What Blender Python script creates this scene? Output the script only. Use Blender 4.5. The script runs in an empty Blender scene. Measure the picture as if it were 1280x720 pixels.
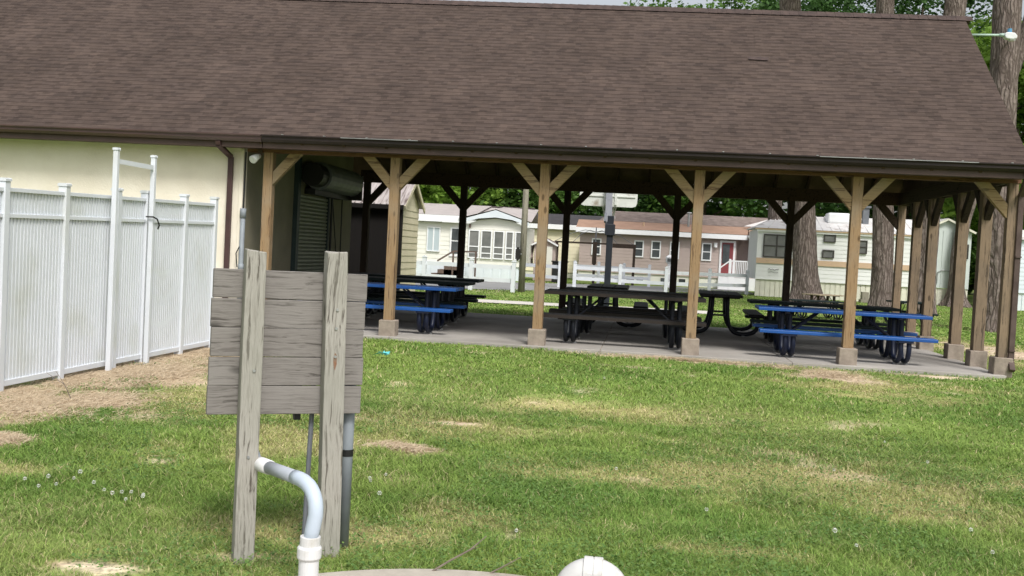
import bpy, math, random
import numpy as np
from mathutils import Vector, Matrix, Euler

random.seed(7); rng = np.random.default_rng(11)
S = bpy.context.scene
COL = S.collection

# ------------------------------------------------------------------ camera
cd = bpy.data.cameras.new("camera"); cam = bpy.data.objects.new("camera", cd); COL.objects.link(cam)
CAMP = Vector((-4.7907, -14.6341, 1.3511))
rt = Vector((0.990458, 0.127724, 0.051767)); up = Vector((-0.055936, 0.029264, 0.998005)); fw = Vector((-0.125954, 0.991378, -0.036129))
cam.matrix_world = Matrix(((rt.x, up.x, -fw.x, CAMP.x), (rt.y, up.y, -fw.y, CAMP.y), (rt.z, up.z, -fw.z, CAMP.z), (0, 0, 0, 1)))
cd.sensor_width = 36; cd.lens = 36 * 1300 / 1280; cd.clip_start = 0.05; cd.clip_end = 2000
S.camera = cam

# ------------------------------------------------------------------ sky, sun, exposure
SUN_EL, SUN_AZ = math.radians(52), math.radians(152)      # azimuth clockwise from +Y
w = bpy.data.worlds.new("World"); S.world = w; w.use_nodes = True
nt = w.node_tree; nt.nodes.clear()
sky = nt.nodes.new('ShaderNodeTexSky'); sky.sky_type = 'NISHITA'; sky.sun_disc = False
sky.sun_elevation = SUN_EL; sky.sun_rotation = SUN_AZ; sky.dust_density = 4; sky.air_density = 1.0; sky.ozone_density = 1
hsv = nt.nodes.new('ShaderNodeHueSaturation'); hsv.inputs['Saturation'].default_value = 0.30; hsv.inputs['Value'].default_value = 1.0
bg = nt.nodes.new('ShaderNodeBackground'); bg.inputs['Strength'].default_value = 0.125
wo = nt.nodes.new('ShaderNodeOutputWorld')
nt.links.new(sky.outputs[0], hsv.inputs['Color']); nt.links.new(hsv.outputs[0], bg.inputs['Color']); nt.links.new(bg.outputs[0], wo.inputs['Surface'])
sl = bpy.data.lights.new("sun", 'SUN'); sl.energy = 2.1; sl.angle = math.radians(14); sl.color = (1.0, 0.965, 0.92)
so = bpy.data.objects.new("sun", sl); COL.objects.link(so)
sd = Vector((math.sin(SUN_AZ) * math.cos(SUN_EL), math.cos(SUN_AZ) * math.cos(SUN_EL), math.sin(SUN_EL)))
so.rotation_euler = sd.to_track_quat('Z', 'Y').to_euler(); so.location = sd * 60
S.view_settings.view_transform = 'Standard'; S.view_settings.look = 'None'; S.view_settings.gamma = 1
S.view_settings.use_curve_mapping = False; S.view_settings.exposure = 0.46

# ------------------------------------------------------------------ materials
def mat(name, col, col2=None, rough=0.8, scale=4.0, stretch=(1, 1, 1), bump=0.0, bscale=None, metal=0.0, spec=0.3,
        detail=6, lo=0.35, hi=0.65, objrand=True, dirt=None, dscale=1.0, dlo=0.55, dhi=0.75, translucent=0.0):
    m = bpy.data.materials.new(name); m.use_nodes = True
    n = m.node_tree.nodes; L = m.node_tree.links; b = n['Principled BSDF']
    b.inputs['Roughness'].default_value = rough; b.inputs['Metallic'].default_value = metal
    b.inputs['Specular IOR Level'].default_value = spec
    tc = n.new('ShaderNodeTexCoord'); mp = n.new('ShaderNodeMapping'); mp.inputs['Scale'].default_value = stretch
    L.new(tc.outputs['Object'], mp.inputs['Vector'])
    src = mp.outputs[0]
    if objrand:
        oi = n.new('ShaderNodeObjectInfo'); ml = n.new('ShaderNodeMath'); ml.operation = 'MULTIPLY'; ml.inputs[1].default_value = 57.0
        L.new(oi.outputs['Random'], ml.inputs[0])
        va = n.new('ShaderNodeVectorMath'); va.operation = 'ADD'; L.new(mp.outputs[0], va.inputs[0]); L.new(ml.outputs[0], va.inputs[1]); src = va.outputs[0]
    nz = n.new('ShaderNodeTexNoise'); nz.inputs['Scale'].default_value = scale; nz.inputs['Detail'].default_value = detail; nz.inputs['Roughness'].default_value = 0.6
    L.new(src, nz.inputs['Vector'])
    mr = n.new('ShaderNodeMapRange'); mr.inputs['From Min'].default_value = lo; mr.inputs['From Max'].default_value = hi
    L.new(nz.outputs['Fac'], mr.inputs['Value'])
    mx = n.new('ShaderNodeMix'); mx.data_type = 'RGBA'
    mx.inputs[6].default_value = (*col, 1); mx.inputs[7].default_value = (*(col2 or tuple(c * 0.8 for c in col)), 1)
    L.new(mr.outputs[0], mx.inputs[0]); out = mx.outputs[2]
    if dirt:
        n2 = n.new('ShaderNodeTexNoise'); n2.inputs['Scale'].default_value = dscale; n2.inputs['Detail'].default_value = 5
        L.new(src, n2.inputs['Vector'])
        m2 = n.new('ShaderNodeMapRange'); m2.inputs['From Min'].default_value = dlo; m2.inputs['From Max'].default_value = dhi; L.new(n2.outputs['Fac'], m2.inputs['Value'])
        mx2 = n.new('ShaderNodeMix'); mx2.data_type = 'RGBA'; mx2.inputs[7].default_value = (*dirt, 1)
        L.new(m2.outputs[0], mx2.inputs[0]); L.new(out, mx2.inputs[6]); out = mx2.outputs[2]
    L.new(out, b.inputs['Base Color'])
    if bump:
        n3 = n.new('ShaderNodeTexNoise'); n3.inputs['Scale'].default_value = bscale or scale * 3; n3.inputs['Detail'].default_value = 6
        L.new(src, n3.inputs['Vector'])
        bp = n.new('ShaderNodeBump'); bp.inputs['Strength'].default_value = 1.0; bp.inputs['Distance'].default_value = bump
        L.new(n3.outputs['Fac'], bp.inputs['Height']); L.new(bp.outputs[0], b.inputs['Normal'])
    if translucent:
        o = n['Material Output']; tr = n.new('ShaderNodeBsdfTranslucent'); ms = n.new('ShaderNodeMixShader'); ms.inputs[0].default_value = translucent
        L.new(out, tr.inputs['Color']); L.new(b.outputs[0], ms.inputs[1]); L.new(tr.outputs[0], ms.inputs[2]); L.new(ms.outputs[0], o.inputs['Surface'])
    return m

def wood(name, c1, c2, crack, axis, rough=0.85, fine=38, knots=True, bump=0.0016, wear=None):
    """timber with grain along one axis, dark checks and round knots"""
    st = [fine] * 3; st[axis] = fine * 0.035
    m = bpy.data.materials.new(name); m.use_nodes = True
    n = m.node_tree.nodes; L = m.node_tree.links; b = n['Principled BSDF']; b.inputs['Roughness'].default_value = rough; b.inputs['Specular IOR Level'].default_value = 0.2
    tc = n.new('ShaderNodeTexCoord'); oi = n.new('ShaderNodeObjectInfo'); ml = n.new('ShaderNodeMath'); ml.operation = 'MULTIPLY'; ml.inputs[1].default_value = 31.0
    L.new(oi.outputs['Random'], ml.inputs[0]); va = n.new('ShaderNodeVectorMath'); va.operation = 'ADD'; L.new(tc.outputs['Object'], va.inputs[0]); L.new(ml.outputs[0], va.inputs[1])
    wp = n.new('ShaderNodeTexNoise'); wp.inputs['Scale'].default_value = 3.5; wp.inputs['Detail'].default_value = 2; L.new(va.outputs[0], wp.inputs['Vector'])
    sc = n.new('ShaderNodeVectorMath'); sc.operation = 'MULTIPLY_ADD'; sc.inputs[1].default_value = (0.05,) * 3; L.new(wp.outputs['Color'], sc.inputs[0]); L.new(va.outputs[0], sc.inputs[2])
    mp = n.new('ShaderNodeMapping'); mp.inputs['Scale'].default_value = st; L.new(sc.outputs[0], mp.inputs['Vector'])
    nz = n.new('ShaderNodeTexNoise'); nz.inputs['Scale'].default_value = 1; nz.inputs['Detail'].default_value = 5; nz.inputs['Roughness'].default_value = 0.65; L.new(mp.outputs[0], nz.inputs['Vector'])
    cr = n.new('ShaderNodeValToRGB'); e = cr.color_ramp.elements
    e[0].position = 0.37; e[0].color = (*crack, 1); e[1].position = 0.66; e[1].color = (*c2, 1)
    x = e.new(0.43); x.color = (*tuple((a + q) / 2 for a, q in zip(c1, c2)), 1); x = e.new(0.52); x.color = (*c1, 1)
    L.new(nz.outputs['Fac'], cr.inputs[0]); out = cr.outputs[0]
    if knots:
        mp2 = n.new('ShaderNodeMapping'); s2 = [6.5] * 3; s2[axis] = 2.6; mp2.inputs['Scale'].default_value = s2; L.new(va.outputs[0], mp2.inputs['Vector'])
        vo = n.new('ShaderNodeTexVoronoi'); vo.inputs['Scale'].default_value = 1; L.new(mp2.outputs[0], vo.inputs['Vector'])
        mr = n.new('ShaderNodeMapRange'); mr.inputs['From Min'].default_value = 0.10; mr.inputs['From Max'].default_value = 0.16; mr.inputs['To Min'].default_value = 0.85; mr.inputs['To Max'].default_value = 0
        L.new(vo.outputs['Distance'], mr.inputs['Value'])
        mx = n.new('ShaderNodeMix'); mx.data_type = 'RGBA'; mx.inputs[7].default_value = (*tuple(0.4 * c for c in c2), 1); L.new(mr.outputs[0], mx.inputs[0]); L.new(out, mx.inputs[6]); out = mx.outputs[2]
    if wear:
        n2 = n.new('ShaderNodeTexNoise'); n2.inputs['Scale'].default_value = 2.2; n2.inputs['Detail'].default_value = 5; L.new(va.outputs[0], n2.inputs['Vector'])
        m2 = n.new('ShaderNodeMapRange'); m2.inputs['From Min'].default_value = 0.45; m2.inputs['From Max'].default_value = 0.7; m2.inputs['To Max'].default_value = 0.6; L.new(n2.outputs['Fac'], m2.inputs['Value'])
        mx = n.new('ShaderNodeMix'); mx.data_type = 'RGBA'; mx.inputs[7].default_value = (*wear, 1); L.new(m2.outputs[0], mx.inputs[0]); L.new(out, mx.inputs[6]); out = mx.outputs[2]
    L.new(out, b.inputs['Base Color'])
    bp = n.new('ShaderNodeBump'); bp.inputs['Distance'].default_value = bump; L.new(nz.outputs['Fac'], bp.inputs['Height']); L.new(bp.outputs[0], b.inputs['Normal'])
    return m

def shingle_mat(name, cols, wdt=0.30, row=0.143, slope=1.0, yoff=0.0, mortar=0.004):
    """tab colour picked per shingle; v runs up the slope"""
    m = bpy.data.materials.new(name); m.use_nodes = True
    n = m.node_tree.nodes; L = m.node_tree.links; b = n['Principled BSDF']; b.inputs['Roughness'].default_value = 0.95; b.inputs['Specular IOR Level'].default_value = 0.15
    tc = n.new('ShaderNodeTexCoord'); mp = n.new('ShaderNodeMapping'); mp.inputs['Scale'].default_value = (1, slope, 0); mp.inputs['Location'].default_value = (0, yoff * slope, 0)
    L.new(tc.outputs['Object'], mp.inputs['Vector'])
    def brick(w_, off, c1, c2, sq):
        k = n.new('ShaderNodeTexBrick'); k.inputs['Scale'].default_value = 1; k.inputs['Brick Width'].default_value = w_; k.inputs['Row Height'].default_value = row
        k.inputs['Mortar Size'].default_value = mortar; k.inputs['Color1'].default_value = (*c1, 1); k.inputs['Color2'].default_value = (*c2, 1)
        k.inputs['Mortar'].default_value = (*tuple(c * 0.55 for c in c1), 1); k.offset = off; k.squash = sq; k.squash_frequency = 3; L.new(mp.outputs[0], k.inputs['Vector']); return k
    a = brick(wdt, 0.37, cols[0], cols[1], 0.7); c = brick(wdt * 1.15, 0.61, cols[2], cols[3], 1.2)
    d_ = brick(wdt * 0.9, 0.29, cols[4], cols[5], 0.8); d_.inputs['Row Height'].default_value = row / 2; d_.inputs['Mortar Size'].default_value = 0; d_.inputs['Bias'].default_value = 0.25
    nz = n.new('ShaderNodeTexNoise'); nz.inputs['Scale'].default_value = 0.9; nz.inputs['Detail'].default_value = 6; L.new(mp.outputs[0], nz.inputs['Vector'])
    mx0 = n.new('ShaderNodeMix'); mx0.data_type = 'RGBA'; mx0.inputs[0].default_value = 0.5; L.new(a.outputs[0], mx0.inputs[6]); L.new(c.outputs[0], mx0.inputs[7])
    mx = n.new('ShaderNodeMix'); mx.data_type = 'RGBA'; mx.inputs[0].default_value = 0.5; L.new(mx0.outputs[2], mx.inputs[6]); L.new(d_.outputs[0], mx.inputs[7])
    n2 = n.new('ShaderNodeTexNoise'); n2.inputs['Scale'].default_value = 60; n2.inputs['Detail'].default_value = 3; L.new(tc.outputs['Object'], n2.inputs['Vector'])
    ad = n.new('ShaderNodeMath'); ad.operation = 'MULTIPLY_ADD'; ad.inputs[1].default_value = 0.35; L.new(n2.outputs['Fac'], ad.inputs[0]); L.new(nz.outputs['Fac'], ad.inputs[2])
    mr = n.new('ShaderNodeMapRange'); mr.inputs['From Min'].default_value = 0.5; mr.inputs['From Max'].default_value = 1.0; mr.inputs['To Min'].default_value = 0.78; mr.inputs['To Max'].default_value = 1.12; L.new(ad.outputs[0], mr.inputs['Value'])
    vm = n.new('ShaderNodeVectorMath'); vm.operation = 'SCALE'; L.new(mx.outputs[2], vm.inputs[0]); L.new(mr.outputs[0], vm.inputs['Scale']); L.new(vm.outputs[0], b.inputs['Base Color'])
    bp = n.new('ShaderNodeBump'); bp.inputs['Distance'].default_value = 0.003; L.new(n2.outputs['Fac'], bp.inputs['Height']); L.new(bp.outputs[0], b.inputs['Normal'])
    return m

def bark_mat(name, c1, c2):
    m = bpy.data.materials.new(name); m.use_nodes = True
    n = m.node_tree.nodes; L = m.node_tree.links; b = n['Principled BSDF']; b.inputs['Roughness'].default_value = 0.95; b.inputs['Specular IOR Level'].default_value = 0.1
    tc = n.new('ShaderNodeTexCoord'); nzw = n.new('ShaderNodeTexNoise'); nzw.inputs['Scale'].default_value = 2.5; L.new(tc.outputs['Object'], nzw.inputs['Vector'])
    sc = n.new('ShaderNodeVectorMath'); sc.operation = 'MULTIPLY_ADD'; sc.inputs[1].default_value = (0.16,) * 3; L.new(nzw.outputs['Color'], sc.inputs[0]); L.new(tc.outputs['Object'], sc.inputs[2])
    mp = n.new('ShaderNodeMapping'); mp.inputs['Scale'].default_value = (13, 13, 1.5); L.new(sc.outputs[0], mp.inputs['Vector'])
    vo = n.new('ShaderNodeTexVoronoi'); vo.feature = 'DISTANCE_TO_EDGE'; vo.inputs['Scale'].default_value = 1; L.new(mp.outputs[0], vo.inputs['Vector'])
    mr = n.new('ShaderNodeMapRange'); mr.inputs['From Max'].default_value = 0.22; L.new(vo.outputs['Distance'], mr.inputs['Value'])
    nz = n.new('ShaderNodeTexNoise'); nz.inputs['Scale'].default_value = 9; nz.inputs['Detail'].default_value = 8; L.new(sc.outputs[0], nz.inputs['Vector'])
    mu = n.new('ShaderNodeMath'); mu.operation = 'MULTIPLY'; L.new(mr.outputs[0], mu.inputs[0]); L.new(nz.outputs['Fac'], mu.inputs[1])
    cr = n.new('ShaderNodeValToRGB'); e = cr.color_ramp.elements; e[0].position = 0.05; e[0].color = (*c2, 1); e[1].position = 0.55; e[1].color = (*c1, 1); L.new(mu.outputs[0], cr.inputs[0]); L.new(cr.outputs[0], b.inputs['Base Color'])
    bp = n.new('ShaderNodeBump'); bp.inputs['Distance'].default_value = 0.035; L.new(mu.outputs[0], bp.inputs['Height']); L.new(bp.outputs[0], b.inputs['Normal'])
    return m

def leaf_mat(name, c1, c2, tr=0.35):
    m = mat(name, c1, c2, rough=0.6, scale=1.3, lo=0.35, hi=0.65, spec=0.25, translucent=tr)
    return m

M = {}
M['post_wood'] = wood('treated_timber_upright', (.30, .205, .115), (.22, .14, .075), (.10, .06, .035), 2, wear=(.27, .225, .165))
M['post_wood_grey'] = wood('weathered_timber_upright', (.25, .185, .125), (.17, .125, .085), (.06, .045, .032), 2, wear=(.15, .12, .09))
M['brace_wood'] = wood('treated_timber_brace', (.31, .225, .125), (.22, .15, .08), (.10, .06, .035), 0, fine=30, wear=(.28, .23, .16))
M['beam_wood'] = wood('brown_beam', (.16, .085, .05), (.11, .06, .035), (.05, .025, .015), 0)
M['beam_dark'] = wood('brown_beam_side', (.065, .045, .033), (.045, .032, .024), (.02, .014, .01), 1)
M['post_back'] = wood('dark_shaded_upright', (.050, .036, .028), (.035, .026, .020), (.015, .011, .009), 2)  # back posts: same timber, shade put into the colour; canopy frame really dark
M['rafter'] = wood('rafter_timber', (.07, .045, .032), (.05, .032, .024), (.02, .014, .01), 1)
M['deck_under'] = mat('roof_sheathing', (.15, .10, .065), (.09, .06, .04), scale=3, bump=.002)
M['shingle'] = shingle_mat('brown_shingles', [(.084, .060, .053), (.050, .038, .034), (.066, .049, .043), (.118, .084, .066), (.026, .020, .018), (.100, .075, .064)], wdt=.13, row=.105, mortar=.0015, slope=1.2603, yoff=.47)
M['shingle_cap'] = mat('ridge_shingle', (.085, .060, .053), (.05, .037, .034), scale=8, rough=.95)
M['gutter'] = mat('dark_brown_gutter', (.020, .014, .013), (.030, .020, .019), rough=.5, scale=2, spec=.3, objrand=False)
M['gutter_left'] = mat('red_brown_gutter', (.085, .045, .042), (.06, .035, .033), rough=.4, scale=2, spec=.5)
M['fascia'] = mat('brown_fascia', (.095, .062, .056), (.07, .047, .043), rough=.6, scale=3)
M['downspout'] = mat('brown_downspout', (.075, .040, .040), (.055, .032, .032), rough=.45, scale=3)
M['downspout_old'] = mat('weathered_downspout', (.10, .072, .062), (.06, .04, .035), rough=.7, scale=5)
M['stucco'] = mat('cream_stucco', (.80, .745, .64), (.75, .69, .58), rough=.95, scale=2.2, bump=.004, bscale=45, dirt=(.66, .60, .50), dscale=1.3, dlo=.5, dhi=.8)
M['stucco_shade'] = mat('shaded_cream_stucco', (.27, .25, .18), (.22, .205, .15), rough=.95, scale=2.2, bump=.004, bscale=40)  # cream stucco of the end wall, recess shade put into its colour
M['trim_green'] = mat('dark_green_guide_rail', (.030, .050, .050), (.02, .035, .035), rough=.5)
M['shutter'] = mat('olive_shutter', (.26, .28, .22), (.22, .24, .19), rough=.5, scale=6)
M['galv'] = mat('galvanised_metal', (.42, .43, .42), (.30, .31, .31), rough=.45, metal=.6, scale=7)
M['black'] = mat('black_metal', (.012, .012, .013), (.02, .02, .02), rough=.5)
M['pipe_grey'] = mat('grey_conduit', (.25, .28, .31), (.19, .21, .235), rough=.55, scale=6, spec=.4)
M['sleeve'] = mat('grey_sleeve', (.40, .43, .48), (.33, .36, .40), rough=.5, scale=8)
M['pipe_light'] = mat('pale_blue_conduit', (.50, .57, .66), (.44, .51, .60), rough=.35, scale=4, spec=.5)
M['pvc'] = mat('white_pvc', (.66, .665, .67), (.60, .60, .60), rough=.3, scale=5, spec=.5, dirt=(.40, .38, .32), dscale=9, dlo=.56, dhi=.82)
M['vinyl'] = mat('white_vinyl', (.67, .70, .74), (.63, .66, .70), rough=.4, scale=2, spec=.4, dirt=(.52, .54, .50), dscale=1.8, dlo=.55, dhi=.85)
M['concrete'] = mat('slab_concrete', (.40, .375, .345), (.30, .285, .26), rough=.9, scale=1.6, bump=.002, bscale=30, dirt=(.22, .20, .18), dscale=.7, dlo=.45, dhi=.8)
M['block'] = mat('concrete_block', (.34, .29, .24), (.24, .20, .165), rough=.95, scale=7, bump=.004, bscale=30, dirt=(.13, .11, .09), dscale=4, dlo=.5, dhi=.75)
M['board'] = wood('weathered_grey_board', (.215, .200, .186), (.145, .132, .122), (.085, .077, .070), 0, fine=75, wear=(.26, .245, .23), bump=.003)
M['sign_post'] = wood('weathered_pale_post', (.36, .345, .31), (.22, .205, .18), (.095, .083, .07), 2, fine=80, wear=(.25, .25, .21), bump=.003)
M['blue'] = mat('blue_plastisol', (.007, .085, .33), (.006, .066, .26), rough=.45, scale=4, spec=.5)
M['dgreen'] = mat('dark_green_plastisol', (.005, .013, .013), (.004, .010, .010), rough=.6, scale=4, spec=.2)
M['tblack'] = mat('black_plank', (.010, .010, .011), (.016, .015, .015), rough=.6, scale=4, spec=.2)
M['tbrown'] = mat('dark_brown_edge', (.032, .024, .020), (.020, .016, .014), rough=.5, scale=6)
M['tan_plank'] = wood('bleached_plank', (.40, .33, .23), (.30, .25, .18), (.10, .08, .06), 0)
M['grey_plank'] = wood('silver_grey_plank', (.42, .41, .38), (.32, .31, .29), (.12, .11, .10), 0)
M['steel'] = mat('dark_blue_black_tube', (.007, .009, .014), (.010, .012, .017), rough=.45, spec=.25)
M['navy'] = mat('navy_tube', (.008, .013, .035), (.007, .010, .024), rough=.45, spec=.3)
M['rubber_white'] = mat('pale_foot_pad', (.4, .4, .4), rough=.6)
M['asphalt'] = mat('asphalt', (.27, .27, .265), (.23, .23, .23), rough=.95, scale=2, bump=.003, bscale=60)
M['path'] = mat('pale_path_concrete', (.62, .59, .54), (.54, .51, .47), rough=.95, scale=2)
M['bark'] = bark_mat('pine_bark', (.225, .185, .165), (.105, .082, .072))
M['bark2'] = bark_mat('grey_bark', (.17, .135, .105), (.05, .04, .032))
M['leaf_a'] = leaf_mat('leaf_bright', (.24, .38, .06), (.13, .24, .035))
M['leaf_b'] = leaf_mat('leaf_mid', (.12, .22, .04), (.06, .135, .025))
M['leaf_c'] = leaf_mat('leaf_dark', (.06, .13, .03), (.035, .085, .02))
M['needle'] = leaf_mat('pine_needles', (.05, .10, .03), (.03, .07, .02))
M['siding_white'] = mat('white_siding', (.74, .75, .73), (.70, .71, .69), rough=.6, scale=1.5)
M['siding_cream'] = mat('cream_siding', (.78, .77, .70), (.73, .72, .65), rough=.6, scale=1.5)
M['siding_yellow'] = mat('pale_yellow_siding', (.84, .78, .58), (.80, .73, .54), rough=.6, scale=1.5)
M['siding_taupe'] = mat('taupe_siding', (.46, .375, .345), (.42, .34, .31), rough=.7, scale=1.5)
M['siding_blue'] = mat('pale_blue_siding', (.66, .72, .78), (.60, .67, .73), rough=.6, scale=1.5)
M['siding_mint'] = mat('pale_mint_panel', (.55, .60, .58), (.50, .55, .53), rough=.6, scale=1.5)
M['siding_shed'] = mat('shed_cream_siding', (.62, .57, .42), (.55, .50, .36), rough=.7, scale=2)
M['skirt'] = mat('cream_skirting', (.68, .67, .56), (.60, .59, .50), rough=.7, scale=3)
M['skirt_blue'] = mat('pale_skirting', (.68, .73, .77), (.62, .67, .71), rough=.7, scale=2)
M['white_trim'] = mat('white_trim', (.84, .85, .86), (.80, .81, .82), rough=.5, scale=2)
M['tan_trim'] = mat('tan_stripe', (.56, .40, .27), (.50, .36, .24), rough=.6)
M['glass'] = mat('dark_window_glass', (.035, .04, .045), (.09, .10, .11), rough=.12, spec=.8, scale=1.2)
M['screen'] = mat('window_screen', (.12, .125, .12), (.20, .20, .19), rough=.5, scale=1.5)
M['curtain'] = mat('pale_blue_curtain', (.46, .53, .56), (.40, .47, .50), rough=.6, scale=3, stretch=(6, 1, .4))
M['dark_frame'] = mat('dark_window_frame', (.06, .055, .05), rough=.5)
M['roof_grey'] = mat('charcoal_roof', (.065, .062, .068), (.05, .048, .052), rough=.95, scale=3)
M['roof_brown'] = mat('grey_brown_roof', (.26, .21, .19), (.16, .125, .11), rough=.95, scale=3)
M['roof_rust'] = mat('rust_brown_roof', (.38, .245, .18), (.31, .20, .145), rough=.95, scale=2)
M['roof_lgrey'] = mat('pale_grey_roof', (.42, .38, .37), (.36, .33, .32), rough=.9, scale=3)
M['roof_white'] = mat('white_metal_roof', (.72, .71, .70), (.62, .60, .59), rough=.5, scale=1.5, dirt=(.42, .38, .36), dscale=2.2, dlo=.56, dhi=.7)
M['roof_shed'] = mat('streaked_metal_roof', (.46, .42, .41), (.34, .30, .29), rough=.5, scale=3, stretch=(6, 1, 1), dirt=(.12, .09, .08), dscale=1.7, dlo=.52, dhi=.68)
M['red_door'] = mat('red_door', (.22, .05, .055), (.19, .045, .05), rough=.5)
M['shed_dark'] = mat('black_brown_boards', (.008, .006, .005), (.005, .004, .004), rough=.85, scale=5, stretch=(8, 8, .4))
M['brown_rail'] = mat('brown_stained_rail', (.13, .09, .075), (.10, .07, .06), rough=.8)
M['pole_wood'] = wood('grey_pole', (.27, .25, .20), (.20, .185, .15), (.08, .07, .06), 2, knots=False)
M['backboard'] = mat('aged_white_backboard', (.70, .72, .68), (.60, .62, .58), rough=.5, dirt=(.34, .30, .24), dscale=3.5, dlo=.6, dhi=.72)
M['hoop_arm'] = mat('grey_steel_arm', (.17, .18, .20), (.12, .13, .15), rough=.5)
M['hoop_pole'] = mat('dark_steel_pole', (.020, .024, .034), (.03, .034, .042), rough=.45)
M['net'] = mat('dingy_net', (.50, .52, .46), rough=.9)
M['sign_back'] = mat('dull_dark_metal', (.045, .035, .033), (.03, .025, .024), rough=.6)
M['teal'] = mat('turquoise_plastic', (.16, .60, .62), (.10, .50, .54), rough=.5)
M['clover'] = mat('clover_white', (.80, .80, .76), rough=.8)
M['clover_stem'] = mat('clover_stem', (.10, .18, .04), rough=.8)
M['twig'] = mat('dry_twig', (.26, .22, .18), (.15, .12, .10), rough=.9, scale=20)
M['pvc_vent'] = mat('weathered_white_pvc', (.60, .60, .59), (.54, .54, .53), rough=.4, scale=6, spec=.4, dirt=(.34, .32, .26), dscale=16, dlo=.56, dhi=.80)
M['lid'] = mat('lid_concrete', (.46, .42, .36), (.36, .33, .28), rough=.95, scale=6, bump=.003, bscale=40, dirt=(.24, .21, .16), dscale=3)
M['lamp_white'] = mat('lamp_housing', (.72, .74, .74), rough=.4)
M['lamp_blue'] = mat('blue_photocell', (.10, .30, .50), rough=.4)
M['arm_green'] = mat('pale_green_arm', (.42, .55, .48), rough=.5)
M['glass_lamp'] = mat('lamp_glass', (.6, .62, .6), rough=.15)
M['rust'] = mat('rust', (.22, .10, .055), (.20, .16, .12), rough=.9, scale=40)

# ------------------------------------------------------------------ mesh builder
def roof_warp(mb):
    # the old ridge climbs a little towards the left
    mb.v = [(x, y, z + .0088 * max(0, -x) * min(1, max(0, (z - 2.8) / 2.67))) for x, y, z in mb.v]
    return mb
class MB:
    def __init__(s): s.v = []; s.f = []
    def poly(s, pts):
        i = len(s.v); s.v += [tuple(p) for p in pts]; s.f.append(tuple(range(i, i + len(pts)))); return s
    def box(s, x0, x1, y0, y1, z0, z1):
        i = len(s.v)
        s.v += [(x, y, z) for z in (z0, z1) for x, y in ((x0, y0), (x1, y0), (x1, y1), (x0, y1))]
        s.f += [tuple(i + k for k in q) for q in ((3, 2, 1, 0), (4, 5, 6, 7), (0, 1, 5, 4), (1, 2, 6, 5), (2, 3, 7, 6), (3, 0, 4, 7))]; return s
    def bar(s, a, b, w, h, upv=(0, 0, 1)):
        a = Vector(a); b = Vector(b); d = (b - a).normalized(); u = Vector(upv)
        if abs(d.dot(u)) > .98: u = Vector((0, 1, 0))
        r = d.cross(u).normalized(); u = r.cross(d)
        i = len(s.v)
        for p in (a, b):
            for sx, sy in ((-1, -1), (1, -1), (1, 1), (-1, 1)): s.v.append(tuple(p + r * sx * w / 2 + u * sy * h / 2))
        s.f += [tuple(i + k for k in q) for q in ((0, 1, 2, 3), (7, 6, 5, 4), (0, 4, 5, 1), (1, 5, 6, 2), (2, 6, 7, 3), (3, 7, 4, 0))]; return s
    def tube(s, pts, r, n=10, caps=True):
        pts = [Vector(p) for p in pts]; rs = r if isinstance(r, (list, tuple)) else [r] * len(pts)
        i0 = len(s.v); pu = None
        for k, p in enumerate(pts):
            d = (pts[min(k + 1, len(pts) - 1)] - pts[max(k - 1, 0)]).normalized()
            if pu is None:
                u = Vector((0, 0, 1)) if abs(d.z) < .9 else Vector((1, 0, 0))
            else: u = pu
            r_ = d.cross(u).normalized(); u = r_.cross(d).normalized(); pu = u
            for j in range(n):
                t = 2 * math.pi * j / n; s.v.append(tuple(p + (r_ * math.cos(t) + u * math.sin(t)) * rs[k]))
        for k in range(len(pts) - 1):
            for j in range(n):
                a = i0 + k * n + j; b = i0 + k * n + (j + 1) % n; s.f.append((a, b, b + n, a + n))
        if caps:
            s.f.append(tuple(i0 + j for j in range(n))[::-1]); e = i0 + (len(pts) - 1) * n; s.f.append(tuple(e + j for j in range(n)))
        return s
    def prism(s, pts2, a, b, axis):
        """extrude a 2-D outline along an axis between a and b"""
        def P(p, t):
            return {0: (t, p[0], p[1]), 1: (p[0], t, p[1]), 2: (p[0], p[1], t)}[axis]
        n = len(pts2); i = len(s.v)
        s.v += [P(p, a) for p in pts2] + [P(p, b) for p in pts2]
        s.f.append(tuple(i + k for k in range(n))[::-1]); s.f.append(tuple(i + n + k for k in range(n)))
        for k in range(n): s.f.append((i + k, i + (k + 1) % n, i + n + (k + 1) % n, i + n + k))
        return s
    def courses(s, A, B, upd, nrm, length, step, thick, gapend=0.0):
        """overlapping courses (shingles, lap siding): each strip stands proud at its lower edge"""
        A = Vector(A); B = Vector(B); upd = Vector(upd).normalized(); nrm = Vector(nrm).normalized()
        v = 0.0
        while v < length - 1e-6:
            v1 = min(v + step, length)
            s.poly([A + upd * v + nrm * thick, B + upd * v + nrm * thick, B + upd * v1, A + upd * v1])
            s.poly([A + upd * v, B + upd * v, B + upd * v + nrm * thick, A + upd * v + nrm * thick])
            v = v1
        return s
    def build(s, name, m, parent=None, off=(0, 0, 0), smooth=False, bevel=0.0):
        me = bpy.data.meshes.new(name); ox, oy, oz = off
        me.from_pydata([(x - ox, y - oy, z - oz) for x, y, z in s.v], [], s.f); me.update()
        me.materials.append(m)
        if smooth:
            for p in me.polygons: p.use_smooth = True
        o = bpy.data.objects.new(name, me); COL.objects.link(o)
        if parent: o.parent = parent
        if bevel:
            b = o.modifiers.new('bevel', 'BEVEL'); b.width = bevel; b.segments = 2; b.limit_method = 'ANGLE'
        return o

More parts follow.
